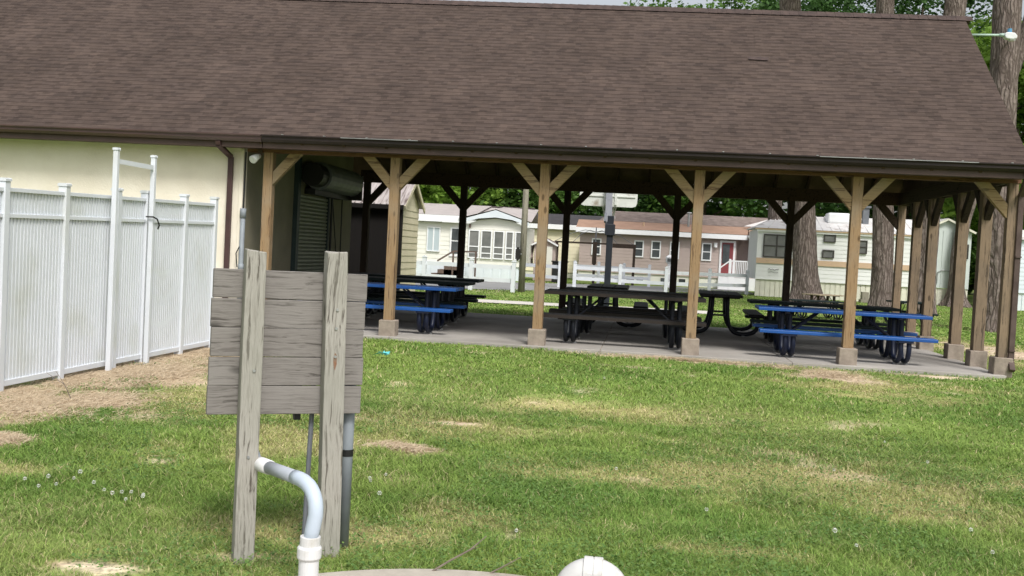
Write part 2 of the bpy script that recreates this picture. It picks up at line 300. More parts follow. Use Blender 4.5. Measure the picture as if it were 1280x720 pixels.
def tag(o, label=None, cat=None, group=None, kind=None):
    if label: o['label'] = label
    if cat: o['category'] = cat
    if group: o['group'] = group
    if kind: o['kind'] = kind
    return o
def thing(name, loc, label, cat, group=None, rz=0.0):
    o = bpy.data.objects.new(name, None); COL.objects.link(o); o.location = loc; o.rotation_euler = (0, 0, rz); o.empty_display_size = .2
    return tag(o, label, cat, group)
def copy_tree(o, parent=None):
    c = o.copy(); COL.objects.link(c); c.parent = parent
    if parent is not None: c.matrix_parent_inverse = o.matrix_parent_inverse
    for ch in list(o.children): copy_tree(ch, c)
    return c
def npmesh(name, verts, faces_flat, nper, m, attrs=None, parent=None, smooth=False):
    me = bpy.data.meshes.new(name); nv = len(verts); nf = len(faces_flat) // nper
    me.vertices.add(nv); me.vertices.foreach_set('co', verts.astype(np.float32).ravel())
    me.loops.add(nf * nper); me.loops.foreach_set('vertex_index', faces_flat.astype(np.int32))
    me.polygons.add(nf); me.polygons.foreach_set('loop_start', np.arange(0, nf * nper, nper, dtype=np.int32)); me.polygons.foreach_set('loop_total', np.full(nf, nper, dtype=np.int32))
    if smooth: me.polygons.foreach_set('use_smooth', np.ones(nf, dtype=bool))
    me.update(calc_edges=True)
    if attrs is not None:
        a = me.color_attributes.new('Col', 'FLOAT_COLOR', 'POINT'); a.data.foreach_set('color', np.c_[attrs, np.ones(nv)].astype(np.float32).ravel())
    me.materials.append(m)
    o = bpy.data.objects.new(name, me); COL.objects.link(o)
    if parent: o.parent = parent
    return o

# ------------------------------------------------------------------ noise and the lawn's own colours
_lat = rng.random((256, 256))
def vnoise(x, y):
    xi = np.floor(x).astype(int); yi = np.floor(y).astype(int); fx = x - xi; fy = y - yi
    fx = fx * fx * (3 - 2 * fx); fy = fy * fy * (3 - 2 * fy)
    g = lambda a, b: _lat[a & 255, b & 255]
    return (g(xi, yi) * (1 - fx) + g(xi + 1, yi) * fx) * (1 - fy) + (g(xi, yi + 1) * (1 - fx) + g(xi + 1, yi + 1) * fx) * fy
def fbm(x, y, o=4):
    t = 0; a = .5
    for k in range(o): t = t + a * vnoise(x * 2 ** k + 17.3 * k, y * 2 ** k + 9.1 * k); a *= .5
    return t / (1 - .5 ** o)
def ell(x, y, cx, cy, rx, ry):
    n = (fbm(x * 3.1 + 5, y * 3.1, 6) - .5) * 1.9 + (vnoise(x * 23, y * 23) - .5) * .35
    d = np.sqrt(((x - cx) / rx) ** 2 + ((y - cy) / ry) ** 2) + n
    return np.clip((1.2 - d) / .75, 0, 1)
SOIL = [(-9.45, -7.3, .95, 1.1), (-9.5, -5.3, .75, 1.9), (-9.8, -3.2, .9, 1.6), (-9.7, -9.2, .9, 1.3), (-8.74, -8.6, .22, .25), (-6.98, -10.76, .20, .08), (-6.42, -10.42, .20, .09),
        (-6.34, -7.9, .30, .15), (-7.56, -8.85, .12, .12), (-7.0, -6.9, .5, .16), (-6.2, -6.75, .3, .10), (-2.4, -1.2, .60, .75), (-3.5, -.55, .9, .28), (1.6, 4.7, .8, 2.0), (-4.2, -.45, 1.4, .18), (-1.0, -.5, .8, .2)]
DRY = [(-3.65, -7.9, 1.45, .70), (-3.65, -7.9, 1.0, .45), (-3.2, -8.45, .85, .5), (-6.9, -7.6, .8, .8), (-7.07, -8.3, .7, .5), (-5.56, -9.39, .5, .25), (-8.3, -6.4, .9, 1.0), (-6.5, -6.9, 1.5, .6), (-2.2, -2.0, 1.0, 1.3), (-5.2, -5.6, .9, .5), (-4.6, -8.3, .9, .25), (1.6, 4.7, 1.4, 3.0), (-6.3, -10.0, .6, .3), (-8.4, -9.3, .5, .2), (-4.3, -9.7, .5, .16)]
def masks(x, y):
    so_ = np.zeros_like(x); dr = np.zeros_like(x)
    for e in SOIL: so_ = np.maximum(so_, ell(x, y, *e))
    for e in DRY: dr = np.maximum(dr, ell(x, y, *e))
    n = fbm(x * .55 + 3, y * .55 + 8, 5); dr = np.clip(dr * .9 + np.clip((n - .54) * 1.4, 0, .28), 0, 1)
    n2 = fbm(x * 1.7 + 40, y * 1.7, 4); so_ = np.clip(so_ + np.clip((n2 - .74) * 6, 0, .5), 0, 1)
    return so_, dr
def lerp(a, b, t): return a * (1 - t[:, None]) + b * t[:, None]
SLAB = (-10.7, 0.02, -.22, 6.35)

# ------------------------------------------------------------------ ground sheet
def axis(lo, hi, step, far, g=1.35):
    a = list(np.arange(lo, hi + 1e-6, step)); s = step
    b = [hi];
    while b[-1] < far: s *= g; b.append(b[-1] + s)
    s = step; c = [lo]
    while c[-1] > -far: s *= g; c.append(c[-1] - s)
    return np.array(c[1:][::-1] + a + b[1:])
gx = axis(-12.2, 5, .09, 420); gy = axis(-12, 7, .09, 420)
X_, Y_ = np.meshgrid(gx, gy); xf = X_.ravel(); yf = Y_.ravel()
zf = (fbm(xf * 1.2, yf * 1.2) - .5) * .03 + (fbm(xf * 7, yf * 7) - .5) * .014 - .012
near = (xf > -13) & (xf < 6) & (yf > -13) & (yf < 8); zf = np.where(near, zf, -.012)
inslab = (xf > SLAB[0] - .3) & (xf < SLAB[1] + .1) & (yf > SLAB[2] - .05) & (yf < SLAB[3] + .2); zf = np.where(inslab, -.03, zf)
so_, dr = masks(xf, yf)
gn = fbm(xf * 11, yf * 11, 4)
base = lerp(np.array([.16, .23, .055]), np.array([.34, .31, .14]), np.clip(dr + (gn - .5), 0, 1))
soilc = lerp(np.array([.70, .58, .43]), np.array([.38, .28, .19]), np.clip((gn - .3) * 2, 0, 1))
gcol = lerp(base, np.zeros(3), so_ * 0) * (1 - so_[:, None]) + soilc * so_[:, None]
nx, ny = len(gx), len(gy)
ii = (np.arange(ny - 1)[:, None] * nx + np.arange(nx - 1)[None, :]).ravel()
fl = np.stack([ii, ii + 1, ii + nx + 1, ii + nx], 1).ravel()
gm = bpy.data.materials.new('lawn_soil'); gm.use_nodes = True
n = gm.node_tree.nodes; L = gm.node_tree.links; b = n['Principled BSDF']; b.inputs['Roughness'].default_value = .95; b.inputs['Specular IOR Level'].default_value = .1
at_ = n.new('ShaderNodeAttribute'); at_.attribute_name = 'Col'
tc = n.new('ShaderNodeTexCoord'); nz = n.new('ShaderNodeTexNoise'); nz.inputs['Scale'].default_value = 26; nz.inputs['Detail'].default_value = 8; L.new(tc.outputs['Object'], nz.inputs['Vector'])
n5 = n.new('ShaderNodeTexNoise'); n5.inputs['Scale'].default_value = .5; n5.inputs['Detail'].default_value = 8; L.new(tc.outputs['Object'], n5.inputs['Vector'])
ma = n.new('ShaderNodeMath'); ma.operation = 'ADD'; L.new(nz.outputs['Fac'], ma.inputs[0]); L.new(n5.outputs['Fac'], ma.inputs[1])
mr = n.new('ShaderNodeMapRange'); mr.inputs['From Min'].default_value = .75; mr.inputs['From Max'].default_value = 1.25; mr.inputs['To Min'].default_value = .5; mr.inputs['To Max'].default_value = 1.45; L.new(ma.outputs[0], mr.inputs['Value'])
vm = n.new('ShaderNodeVectorMath'); vm.operation = 'SCALE'; L.new(at_.outputs['Color'], vm.inputs[0]); L.new(mr.outputs[0], vm.inputs['Scale']); L.new(vm.outputs[0], b.inputs['Base Color'])
bp = n.new('ShaderNodeBump'); bp.inputs['Distance'].default_value = .02; L.new(nz.outputs['Fac'], bp.inputs['Height']); L.new(bp.outputs[0], b.inputs['Normal'])
tag(npmesh('ground', np.c_[xf, yf, zf], fl, 4, gm, gcol, smooth=True), kind='structure')

# ------------------------------------------------------------------ slab, path, road
mb = MB()
xs_ = [SLAB[0], -8.35, -5.35, -2.75, SLAB[1]]; ys_ = [SLAB[2], 3.05, SLAB[3]]
for i in range(4):
    for j in range(2): mb.box(xs_[i] + .004, xs_[i + 1] - .004, ys_[j] + .004, ys_[j + 1] - .004, -.12, .035)
tag(mb.build('slab', M['concrete'], bevel=.008), kind='structure')
tag(MB().box(SLAB[0] + .02, SLAB[1] - .02, SLAB[2] + .02, SLAB[3] - .02, -.12, .028).build('slab_joint', M['block']), kind='structure')
tag(MB().poly([(-40, 7.0, .012), (-3.0, 11.95, .012), (-3.0, 13.45, .012), (-40, 8.6, .012)]).build('path', M['path']), kind='structure')
tag(MB().poly([(-60, 6.0, .008), (-9.5, 19.7, .008), (-4.3, 27.0, .008), (0, 31, .008), (0, 37, .008), (-4.2, 35.4, .008), (-10.5, 28.6, .008), (-60, 15, .008)]).build('road', M['asphalt']), kind='structure')
tag(MB().box(-12.9, -9.95, -1.6, -.02, -.1, .03).build('concrete_apron', M['path'], bevel=.01), kind='structure')

# ------------------------------------------------------------------ grass
def blades(n_, rmin, rmax, amin, amax, h0, h1, w0, power, ydom, zbase=-.01):
    u = rng.random(n_); p = power
    r = (rmin ** p + u * (rmax ** p - rmin ** p)) ** (1 / p) if p else rmin * (rmax / rmin) ** u
    yaw0 = math.atan2(fw.x, fw.y); a = yaw0 + rng.uniform(amin, amax, n_)
    x = CAMP.x + r * np.sin(a); y = CAMP.y + r * np.cos(a)
    so_, dr = masks(x, y)
    clump = fbm(x * 5, y * 5, 3)
    keep = rng.random(n_) > so_ * .97 + dr * .15
    keep &= rng.random(n_) < (.35 + clump * 1.1)
    keep &= ~((x > SLAB[0]) & (x < SLAB[1] + .03) & (y > SLAB[2] - .02) & (y < SLAB[3] + .03))
    keep &= ~((y > -.05) & (x < -10.6) & (y < 6.3))
    keep &= ~((x > -12.9) & (x < -9.93) & (y > -1.6) & (y < 0))
    keep &= ((x + 5.33) ** 2 + (y + 11.63) ** 2) > 1.2 ** 2
    keep &= ydom(x, y)
    x, y, r, so_, dr, clump = [q[keep] for q in (x, y, r, so_, dr, clump)]; n_ = len(x)
    sc = np.clip(r / 6, .8, 4.0)
    tuft = np.clip((fbm(x * 1.3 + 9, y * 1.3 + 4, 3) - .45) * 3, 0, 1)
    h = rng.uniform(h0, h1, n_) * (.45 + .5 * clump + .6 * tuft) * (1 - .4 * dr) * (1 - .3 * so_)
    wd = w0 * sc * rng.uniform(.7, 1.3, n_)
    az = rng.uniform(0, 2 * np.pi, n_); lean = rng.uniform(.5, 2.1, n_) * h; fz = az + rng.normal(0, .5, n_) + np.pi / 2
    dx, dy = np.cos(az) * lean, np.sin(az) * lean; wx, wy = np.cos(fz) * wd / 2, np.sin(fz) * wd / 2
    z0 = np.full(n_, zbase)
    V = np.stack([np.c_[x - wx, y - wy, z0], np.c_[x + wx, y + wy, z0],
                  np.c_[x + dx * .38 - wx * .8, y + dy * .38 - wy * .8, z0 + h * .62], np.c_[x + dx * .38 + wx * .8, y + dy * .38 + wy * .8, z0 + h * .62],
                  np.c_[x + dx, y + dy, z0 + h * .92]], 1).reshape(-1, 3)
    k = np.arange(n_) * 5
    F = np.concatenate([np.stack([k, k + 1, k + 3], 1), np.stack([k, k + 3, k + 2], 1), np.stack([k + 2, k + 3, k + 4], 1)]).ravel()
    big = fbm(x * .8 + 31, y * .8 + 2, 4); rnd = rng.random(n_)
    lush = np.array([.15, .275, .055]); mid = np.array([.26, .37, .085]); yel = np.array([.44, .45, .18]); straw = np.array([.56, .48, .28])
    c = lerp(lush, mid, np.clip((big - .28) * 2.2 + (fbm(x * 3.3, y * 3.3, 3) - .5) * 1.3 + (rnd - .5) * .8, 0, 1))
    c = lerp(c, yel, np.clip(dr * .9 + (rng.random(n_) - .5) * .5, 0, 1))
    c = lerp(c, straw, (rng.random(n_) < (.04 + dr * .26 + so_ * .5)).astype(float))
    c = c * rng.uniform(.65, 1.3, n_)[:, None]
    return V, F, np.repeat(c, 5, axis=0)
gmat = bpy.data.materials.new('grass_blade'); gmat.use_nodes = True
n = gmat.node_tree.nodes; L = gmat.node_tree.links; b = n['Principled BSDF']; b.inputs['Roughness'].default_value = .55; b.inputs['Specular IOR Level'].default_value = .25
at_ = n.new('ShaderNodeAttribute'); at_.attribute_name = 'Col'; L.new(at_.outputs['Color'], b.inputs['Base Color'])
tr = n.new('ShaderNodeBsdfTranslucent'); L.new(at_.outputs['Color'], tr.inputs['Color']); ms = n.new('ShaderNodeMixShader'); ms.inputs[0].default_value = .35
L.new(b.outputs[0], ms.inputs[1]); L.new(tr.outputs[0], ms.inputs[2]); L.new(ms.outputs[0], n['Material Output'].inputs['Surface'])
ALL = lambda x, y: np.ones_like(x, bool)
parts = [blades(420000, 2.9, 9.0, -.62, .60, .028, .055, .0042, .9, ALL), blades(240000, 9.0, 24, -.60, .58, .026, .046, .0050, .8, ALL),
         blades(150000, 21, 52, -.50, .50, .025, .042, .007, 1.0, lambda x, y: (y > 6.3) & (y < 34) & ~((y < 9.75 + (x + 3) * .1338 + 3.8) & (y > 9.75 + (x + 3) * .1338 + 2.2) & (x < -3)) & ~((x < -4) & (y > 19 + (x + 10.5) * 1.35) & (y < 28.6 + (x + 10.5) * 1.1)), .0)]
def rosettes(n_):
    # clover and broad leaved weeds lying low in the turf
    u = rng.random(n_); rr_ = 3.2 + u * 8.0; yaw0 = math.atan2(fw.x, fw.y); a = yaw0 + rng.uniform(-.6, .6, n_)
    x = CAMP.x + rr_ * np.sin(a); y = CAMP.y + rr_ * np.cos(a)
    k = (fbm(x * 1.1 + 60, y * 1.1 + 13, 4) > .53) & (rng.random(n_) < fbm(x * 6, y * 6, 2) * 1.6 - .2) & (((x + 5.33) ** 2 + (y + 11.63) ** 2) > 1.22 ** 2) & (y < SLAB[2] - .05) & ~((y > -1.7) & (x < -9.9))
    x, y = x[k], y[k]; n_ = len(x); s_ = rng.uniform(.0035, .0095, n_); az = rng.uniform(0, 2 * np.pi, n_); z = rng.uniform(.012, .042, n_); t1 = rng.normal(0, .35, n_) * s_; t2 = rng.normal(0, .35, n_) * s_
    cx, sx = np.cos(az) * s_, np.sin(az) * s_
    V = np.stack([np.c_[x - cx, y - sx, z - t1], np.c_[x + sx * .8, y - cx * .8, z - t2], np.c_[x + cx, y + sx, z + t1], np.c_[x - sx * .8, y + cx * .8, z + t2]], 1).reshape(-1, 3)
    k = np.arange(n_) * 4; F = np.concatenate([np.stack([k, k + 1, k + 2], 1), np.stack([k, k + 2, k + 3], 1)]).ravel()
    c = lerp(np.array([.10, .20, .05]), np.array([.20, .30, .09]), rng.random(n_))
    return V, F, np.repeat(c, 4, axis=0)
parts.append(rosettes(190000))
vo = 0; Vs = []; Fs = []; Cs = []
for v_, f_, c_ in parts: Vs.append(v_); Fs.append(f_ + vo); Cs.append(c_); vo += len(v_)
tag(npmesh('grass', np.concatenate(Vs), np.concatenate(Fs), 3, gmat, np.concatenate(Cs)), 'short green lawn grass with straw coloured dry patches', 'grass', kind='stuff')

# straw mulch and dead thatch on the bare soil
def straw(n_):
    e = [SOIL[i] for i in rng.choice([0] * 8 + [1] * 8 + [2] * 3 + [3] * 2 + [4, 7, 11, 14], n_)]; e = np.array(e)
    a = rng.uniform(0, 2 * np.pi, n_); q = np.abs(rng.normal(0, .75, n_))
    x = e[:, 0] + np.cos(a) * q * e[:, 2]; y = e[:, 1] + np.sin(a) * q * e[:, 3]
    k = ~((y > SLAB[2] - .02) & (x > -10.7)) & (masks(x, y)[0] > rng.random(n_) * .9 + .05); x = x[k]; y = y[k]; n_ = len(x)
    az = rng.uniform(0, np.pi, n_); l = rng.uniform(.03, .11, n_); wd = rng.uniform(.002, .005, n_)
    dx, dy = np.cos(az) * l / 2, np.sin(az) * l / 2; wx, wy = -np.sin(az) * wd, np.cos(az) * wd
    z = rng.uniform(.0, .02, n_); dz = rng.normal(0, .008, n_)
    V = np.stack([np.c_[x - dx - wx, y - dy - wy, z], np.c_[x - dx + wx, y - dy + wy, z + .002], np.c_[x + dx, y + dy, z + dz + .006]], 1).reshape(-1, 3)
    c = lerp(np.array([.74, .63, .46]), np.array([.34, .24, .15]), rng.random(n_) ** 1.5)
    return V, np.arange(n_ * 3), np.repeat(c, 3, axis=0)
v_, f_, c_ = straw(70000)
tag(npmesh('straw', v_, f_, 3, gmat, c_), 'dry straw and dead thatch scattered on the bare soil by the fence', 'straw', kind='stuff')

# clover heads
fl_pts = [(-7.922, -9.63), (-7.724, -9.67), (-7.835, -9.559), (-7.447, -9.698), (-7.363, -9.773), (-7.336, -9.729), (-7.257, -9.838), (-7.197, -9.783), (-7.717, -9.516), (-7.562, -9.593), (-6.197, -8.849), (-6.238, -9.032), (-6.252, -8.996), (-6.105, -9.349), (-5.324, -9.803), (-3.503, -7.697), (-2.787, -7.187), (-5.159, -3.572), (-3.059, -9.073), (-3.081, -9.479), (-3.787, -9.352), (-3.72, -9.543), (-7.735, -9.423), (-7.775, -9.744), (-7.30, -9.70), (-7.22, -9.73), (-4.9, -8.2), (-2.6, -8.6), (-2.9, -6.4), (-4.4, -9.1)]
fr = thing('clover_flower', (0, 0, 0), 'small round white clover flower in the lawn', 'flower', 'white clover flowers dotted in the lawn')
mb = MB()
for k in range(26):
    a = k * 2.4; zc = .9 - 1.7 * k / 26; rr = math.sqrt(max(0, 1 - zc * zc)); c = Vector((rr * math.cos(a), rr * math.sin(a), zc)) * .0075 + Vector((0, 0, .042))
    t = Vector((-math.sin(a), math.cos(a), 0)) * .0034; o_ = (c - Vector((0, 0, .042))).normalized() * .004
    mb.poly([c - t, c + t, c + o_ + t * .6, c + o_ - t * .6])
mb.build('flower_head', M['clover'], fr); MB().tube([(0, 0, 0), (.003, 0, .02), (0, 0, .04)], .0014, 5).build('stem', M['clover_stem'], fr)
for i, (x, y) in enumerate(fl_pts):
    o = fr if i == 0 else copy_tree(fr); o.location = (x, y, 0); s_ = random.uniform(.75, 1.15); o.scale = (s_, s_, s_); o.rotation_euler = (0, 0, i)
    o['label'] = 'small white clover flower in the loose cluster left of the board posts' if x < -7.1 else 'white clover flower in the grass just right of the grey conduit' if x < -6 else 'scattered white clover flower out on the open lawn right of the board'

# ------------------------------------------------------------------ pavilion building
PB = thing('pavilion_building', (0, 0, 0), 'cream stucco building with an open picnic pavilion under one long brown shingle roof', 'building')
YE, ZE, YR, ZR, YB = -.47, 2.795, 3.03, 5.47, 6.53
XL, XR = -24.0, .07
sl_ = Vector((0, YR - YE, ZR - ZE)); LEN = sl_.length; U = sl_.normalized(); N = Vector((0, -U.z, U.y))
mb = MB(); mb.courses((XL, YE, ZE), (XR, YE, ZE), U, N, LEN, .105, .0032)
mb.courses((XR, YB, ZE), (XL, YB, ZE), Vector((0, -U.y, U.z)), Vector((0, U.z, U.y)), LEN, .105, .0032)
mb.poly([(XR, YE, ZE), (XR, YR, ZR), (XR, YR, ZR - .02), (XR, YE, ZE - .02)]); mb.poly([(XR, YR, ZR), (XR, YB, ZE), (XR, YB, ZE - .02), (XR, YR, ZR - .02)])
roof_warp(mb); roof = mb.build('roof', M['shingle'], PB)
# ridge cap shingles
mb = MB(); x = XL
while x < XR - .05:
    d = .13
    for sy in (-1, 1):
        mb.poly([(x, YR, ZR + .028), (x + .26, YR, ZR + .018), (x + .26, YR + sy * d, ZR - d * .765 + .018), (x, YR + sy * d, ZR - d * .765 + .028)][::sy])
    mb.poly([(x, YR - d, ZR - d * .765 + .028), (x, YR, ZR + .028), (x, YR, ZR), (x, YR - d, ZR - d * .765)])
    x += .145
roof_warp(mb).build('ridge_cap', M['shingle_cap'], roof)
# lifted shingle tab
MB().poly([(-3.42, 1.62, ZE + (1.62 - YE) * .7643 + .05), (-3.12, 1.62, ZE + (1.62 - YE) * .7643 + .04), (-3.1, 1.75, ZE + (1.75 - YE) * .7643 + .018), (-3.4, 1.75, ZE + (1.75 - YE) * .7643 + .018)]).build('lifted_shingle', M['shingle_cap'], roof)
# sheathing
mb = MB()
o_ = N * -.035
for a, b_ in (((YE, ZE), (YR, ZR)), ((YB, ZE), (YR, ZR))):
    sg = 1 if a[0] < YR else -1
    for k in range(24):
        t0, t1 = k / 24, (k + 1) / 24; ya, za = a[0] + (b_[0] - a[0]) * t0, a[1] + (b_[1] - a[1]) * t0 - .03; yb, zb_ = a[0] + (b_[0] - a[0]) * t1, a[1] + (b_[1] - a[1]) * t1 - .03
        p = [(XL, ya, za), (XR - .02, ya, za), (XR - .02, yb, zb_), (XL, yb, zb_)]
        mb.poly(p); mb.poly([(x, y, z - .025) for x, y, z in p][::-1])
roof_warp(mb).build('roof_sheathing', M['deck_under'], PB)
k = 0; x = -10.3
while x < 0:
    for sg in (1, -1):
        ya, yb = (YE + .06, YR) if sg == 1 else (YB - .06, YR)
        MB().bar((x, ya, ZE + (abs(ya - (YE if sg == 1 else YB))) * .7643 - .135), (x, yb, ZR - .135), .04, .16).build('rafter', M['rafter'], PB)
    x += .61
MB().box(-10.65, -.02, YR - .02, YR + .02, ZR - .28, ZR - .06).build('ridge_beam', M['rafter'], PB)
# beams on the posts
HB = 2.585
MB().box(-10.62, .085, -.07, -.02, HB, HB + .20).box(-10.62, .085, .03, .08, HB, HB + .20).build('beam', M['beam_wood'], PB)
MB().box(-10.62, .085, 5.98, 6.13, HB - .0, HB + .24).build('beam', M['rafter'], PB)
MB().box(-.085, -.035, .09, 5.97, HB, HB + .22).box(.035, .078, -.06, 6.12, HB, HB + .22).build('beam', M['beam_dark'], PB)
# gable wall over the right hand posts
mb = MB(); y = -.05
gp = []
yy = -.1
while yy < 6.12:
    y2 = min(yy + .19, 6.16); zt = lambda q: min(ZE + (q - YE) * .7643, ZE + (YB - q) * .7643) - .06
    mb.prism([(yy, HB + .20), (y2 - .008, HB + .20), (y2 - .008, zt(y2)), (yy, zt(yy))], .008, .028, 0); yy = y2
mb.build('gable_wall', M['fascia'], PB)
# rake boards
for ya, yb in ((YE, YR), (YB, YR)):
    MB().bar((XR - .015, ya, ZE - .085), (XR - .015, yb, ZR - .085), .025, .12).build('rake_board', M['fascia'], PB)
# fascia and gutters
MB().box(-10.27, XR, -.385, -.36, 2.62, 2.755).build('fascia', M['fascia'], PB)
MB().box(XL, -10.28, -.385, -.36, 2.62, 2.775).build('fascia', M['fascia'], PB)
MB().box(XL, XR - .02, -.36, -.085, 2.63, 2.645).build('soffit', M['fascia'], PB)
def gut(x0, x1, zt, m):
    prof = [(-.388, zt), (-.388, zt - .10), (-.44, zt - .10), (-.475, zt - .065), (-.475, zt - .035), (-.505, zt - .015), (-.505, zt), (-.495, zt), (-.495, zt - .008), (-.468, zt - .028), (-.468, zt - .062), (-.437, zt - .092), (-.396, zt - .092), (-.396, zt)]
    g_ = MB().prism(prof, x0, x1, 0).build('gutter', m, PB); return g_
g1 = gut(-10.26, XR + .02, 2.802, M['gutter']); g2 = gut(XL, -10.27, 2.80, M['gutter_left'])
for k in range(17):
    x = -9.95 + k * .61; MB().box(x - .012, x + .012, -.51, -.40, 2.803, 2.811).build('gutter_clip', M['galv'], g1)
for a, b_ in ((-9.1, -8.0), (-2.6, -.6)): MB().box(a, b_, -.512, -.508, 2.789, 2.797).build('gutter_flashing', M['galv'], g1)

def upright(x, y, m, z1=HB, wdt=.138, foot=True):
    p = MB().box(x - wdt / 2, x + wdt / 2, y - wdt / 2, y + wdt / 2, .26 if foot else .03, z1 + (.2 if abs(y) > .01 or True else 0)).build('post', m, PB, bevel=.006)
    if foot: MB().box(x - .12, x + .12, y - .12, y + .12, .0, .262).build('footing', M['block'], p, bevel=.012)
    return p
def brace(p, a, b_, m):
    # 45 degree timber cut flush with the post face and the beam
    ax = 0 if abs(a[1] - b_[1]) < .01 else 1; c = a[ax]; sg = 1 if b_[ax] > c else -1; c -= sg * .05
    q = [(c + sg * .062, HB - .47), (c + sg * .062, HB - .28), (c + sg * .31, HB), (c + sg * .49, HB)]
    o = a[1 - ax]; MB().prism(q, o - .045, o + .045, 1 if ax == 0 else 0).build('brace', m, p, bevel=.003)
FX = [-10.30, -8.413, -6.258, -4.115, -2.002]
for i, x in enumerate(FX):
    p = upright(x, 0, M['post_wood'])
    for sg in (-1, 1):
        if i == 0 and sg == -1: continue
        brace(p, (x + sg * .05, 0, HB - .50), (x + sg * .55, 0, HB + .0), M['brace_wood'])
p = upright(0, 0, M['post_wood_grey'], wdt=.12)
brace(p, (-.05, 0, HB - .50), (-.55, 0, HB), M['brace_wood'])
for i, y in enumerate((1.04, 2.14, 3.81, 4.84)):
    p = upright(0, y, M['post_wood_grey'], wdt=.15)
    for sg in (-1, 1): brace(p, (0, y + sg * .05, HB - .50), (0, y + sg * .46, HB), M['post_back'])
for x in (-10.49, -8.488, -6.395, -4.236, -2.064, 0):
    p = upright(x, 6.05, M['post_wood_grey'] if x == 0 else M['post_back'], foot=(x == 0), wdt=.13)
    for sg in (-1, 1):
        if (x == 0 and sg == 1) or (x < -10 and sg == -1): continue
        brace(p, (x + sg * .05, 6.05, HB - .50), (x + sg * .53, 6.05, HB), M['beam_dark'])  # back braces: darker timber colour carries the shade under the roof
# stucco walls
zt = lambda q: min(ZE + (q - YE) * .7643, ZE + (YB - q) * .7643) - .06
MB().box(XL, -10.7, 0, .15, -.05, 2.7).build('wall', M['stucco'], PB)
MB().box(-10.755, -10.688, -.014, .04, -.04, 2.63).build('corner_trim', M['stucco'], PB, bevel=.01)
mb = MB()
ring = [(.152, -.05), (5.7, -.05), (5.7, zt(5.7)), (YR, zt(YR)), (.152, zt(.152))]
mb.prism(ring, -10.85, -10.70, 0); mb.build('wall', M['stucco_shade'], PB)
MB().box(XL, -10.86, 5.55, 5.7, -.05, 2.9).build('wall', M['stucco'], PB)
# roller shutter on the end wall
sh = MB(); z = .04
while z < 2.1:
    sh.poly([(-10.69, 2.36, z), (-10.66, 2.36, z + .02), (-10.66, 4.0, z + .02), (-10.69, 4.0, z)]); sh.poly([(-10.66, 2.36, z + .02), (-10.66, 2.36, z + .05), (-10.66, 4.0, z + .05), (-10.66, 4.0, z + .02)])
    sh.poly([(-10.66, 2.36, z + .05), (-10.69, 2.36, z + .065), (-10.69, 4.0, z + .065), (-10.66, 4.0, z + .05)]); z += .065
shutter = sh.build('roller_shutter', M['shutter'], PB)
MB().box(-10.698, -10.62, 2.22, 2.355, .0, 2.75).build('guide_rail', M['trim_green'], shutter); MB().box(-10.698, -10.64, 4.0, 4.09, .0, 2.2).build('guide_rail', M['trim_green'], shutter)
cy = [(-10.45 + .24 * math.cos(t), 2.46 + .24 * math.sin(t)) for t in np.linspace(0, 2 * math.pi, 20, endpoint=False)]
MB().prism([(x, z) for x, z in cy], 2.75, 4.75, 1).build('coil_hood', M['hoop_arm'], shutter, smooth=False)
MB().prism([(-10.45 + .2 * math.cos(t), 2.46 + .2 * math.sin(t)) for t in np.linspace(0, 2 * math.pi, 20, endpoint=False)], 2.40, 2.74, 1).build('end_disc', M['black'], shutter)
MB().box(-10.698, -10.25, 4.76, 4.85, 2.15, 2.62).box(-10.69, -10.5, 2.75, 4.76, 2.14, 2.24).build('end_bracket', M['black'], shutter)
MB().tube([(-10.6, 4.06, 2.15), (-10.6, 4.06, .25)], .022, 6).tube([(-10.6, 4.70, 2.15), (-10.55, 4.55, 1.15), (-10.6, 4.45, .4)], .012, 6).tube([(-10.6, 4.1, 2.1), (-10.6, 4.45, 1.1)], .010, 6).tube([(-10.6, 3.85, 1.12), (-10.6, 4.6, 1.1)], .022, 6).build('hoist_chain', M['black'], shutter)
# downspouts
def dspout(pts, m):
    mb = MB()
    for a, b_ in zip(pts[:-1], pts[1:]): mb.bar(a, b_, .075, .055, (0, 1, 0))
    return mb.build('downspout', m, PB, bevel=.008)
dspout([(-10.92, -.42, 2.70), (-10.92, -.40, 2.64), (-10.87, -.055, 2.50), (-10.87, -.055, .18), (-10.87, -.17, .08)], M['downspout'])
dspout([(.045, -.42, 2.70), (.055, -.35, 2.62), (.09, -.07, 2.42), (.10, -.07, .22), (.09, -.19, .10)], M['downspout_old'])
MB().box(.062, .135, -.115, -.03, 1.6, 1.62).box(.062, .135, -.115, -.03, .35, .37).build('downspout_strap', M['downspout_old'], PB)
cn = MB().tube([(-10.66, -.035, 1.74), (-10.66, -.035, .0)], .036, 10).tube([(-10.66, -.035, 1.76), (-10.66, -.035, 1.62)], .045, 10).tube([(-10.66, -.035, .95), (-10.66, -.035, .85)], .043, 10).build('conduit', M['pipe_grey'], PB, smooth=True)
MB().tube([(-10.66, -.03, 1.76), (-10.655, -.03, 2.58)], .012, 6).tube([(-10.68, -.07, 1.2), (-10.72, -.09, 1.1), (-10.70, -.08, .9)], .008, 6).build('cable', M['black'], cn)

fd = thing('floodlight', (-10.42, -.10, 2.53), 'small white floodlight under the eave beside the leftmost timber post', 'floodlight')
MB().tube([(0, 0, 0), (-.02, -.05, -.02), (-.05, -.13, -.07)], [.03, .045, .062], 14).build('housing', M['lamp_white'], fd, smooth=True)
MB().tube([(-.050, -.131, -.071), (-.054, -.142, -.077)], [.058, .05], 14).build('lens', M['glass_lamp'], fd); MB().box(-.03, .03, 0, .03, -.02, .09).build('bracket', M['fascia'], fd)

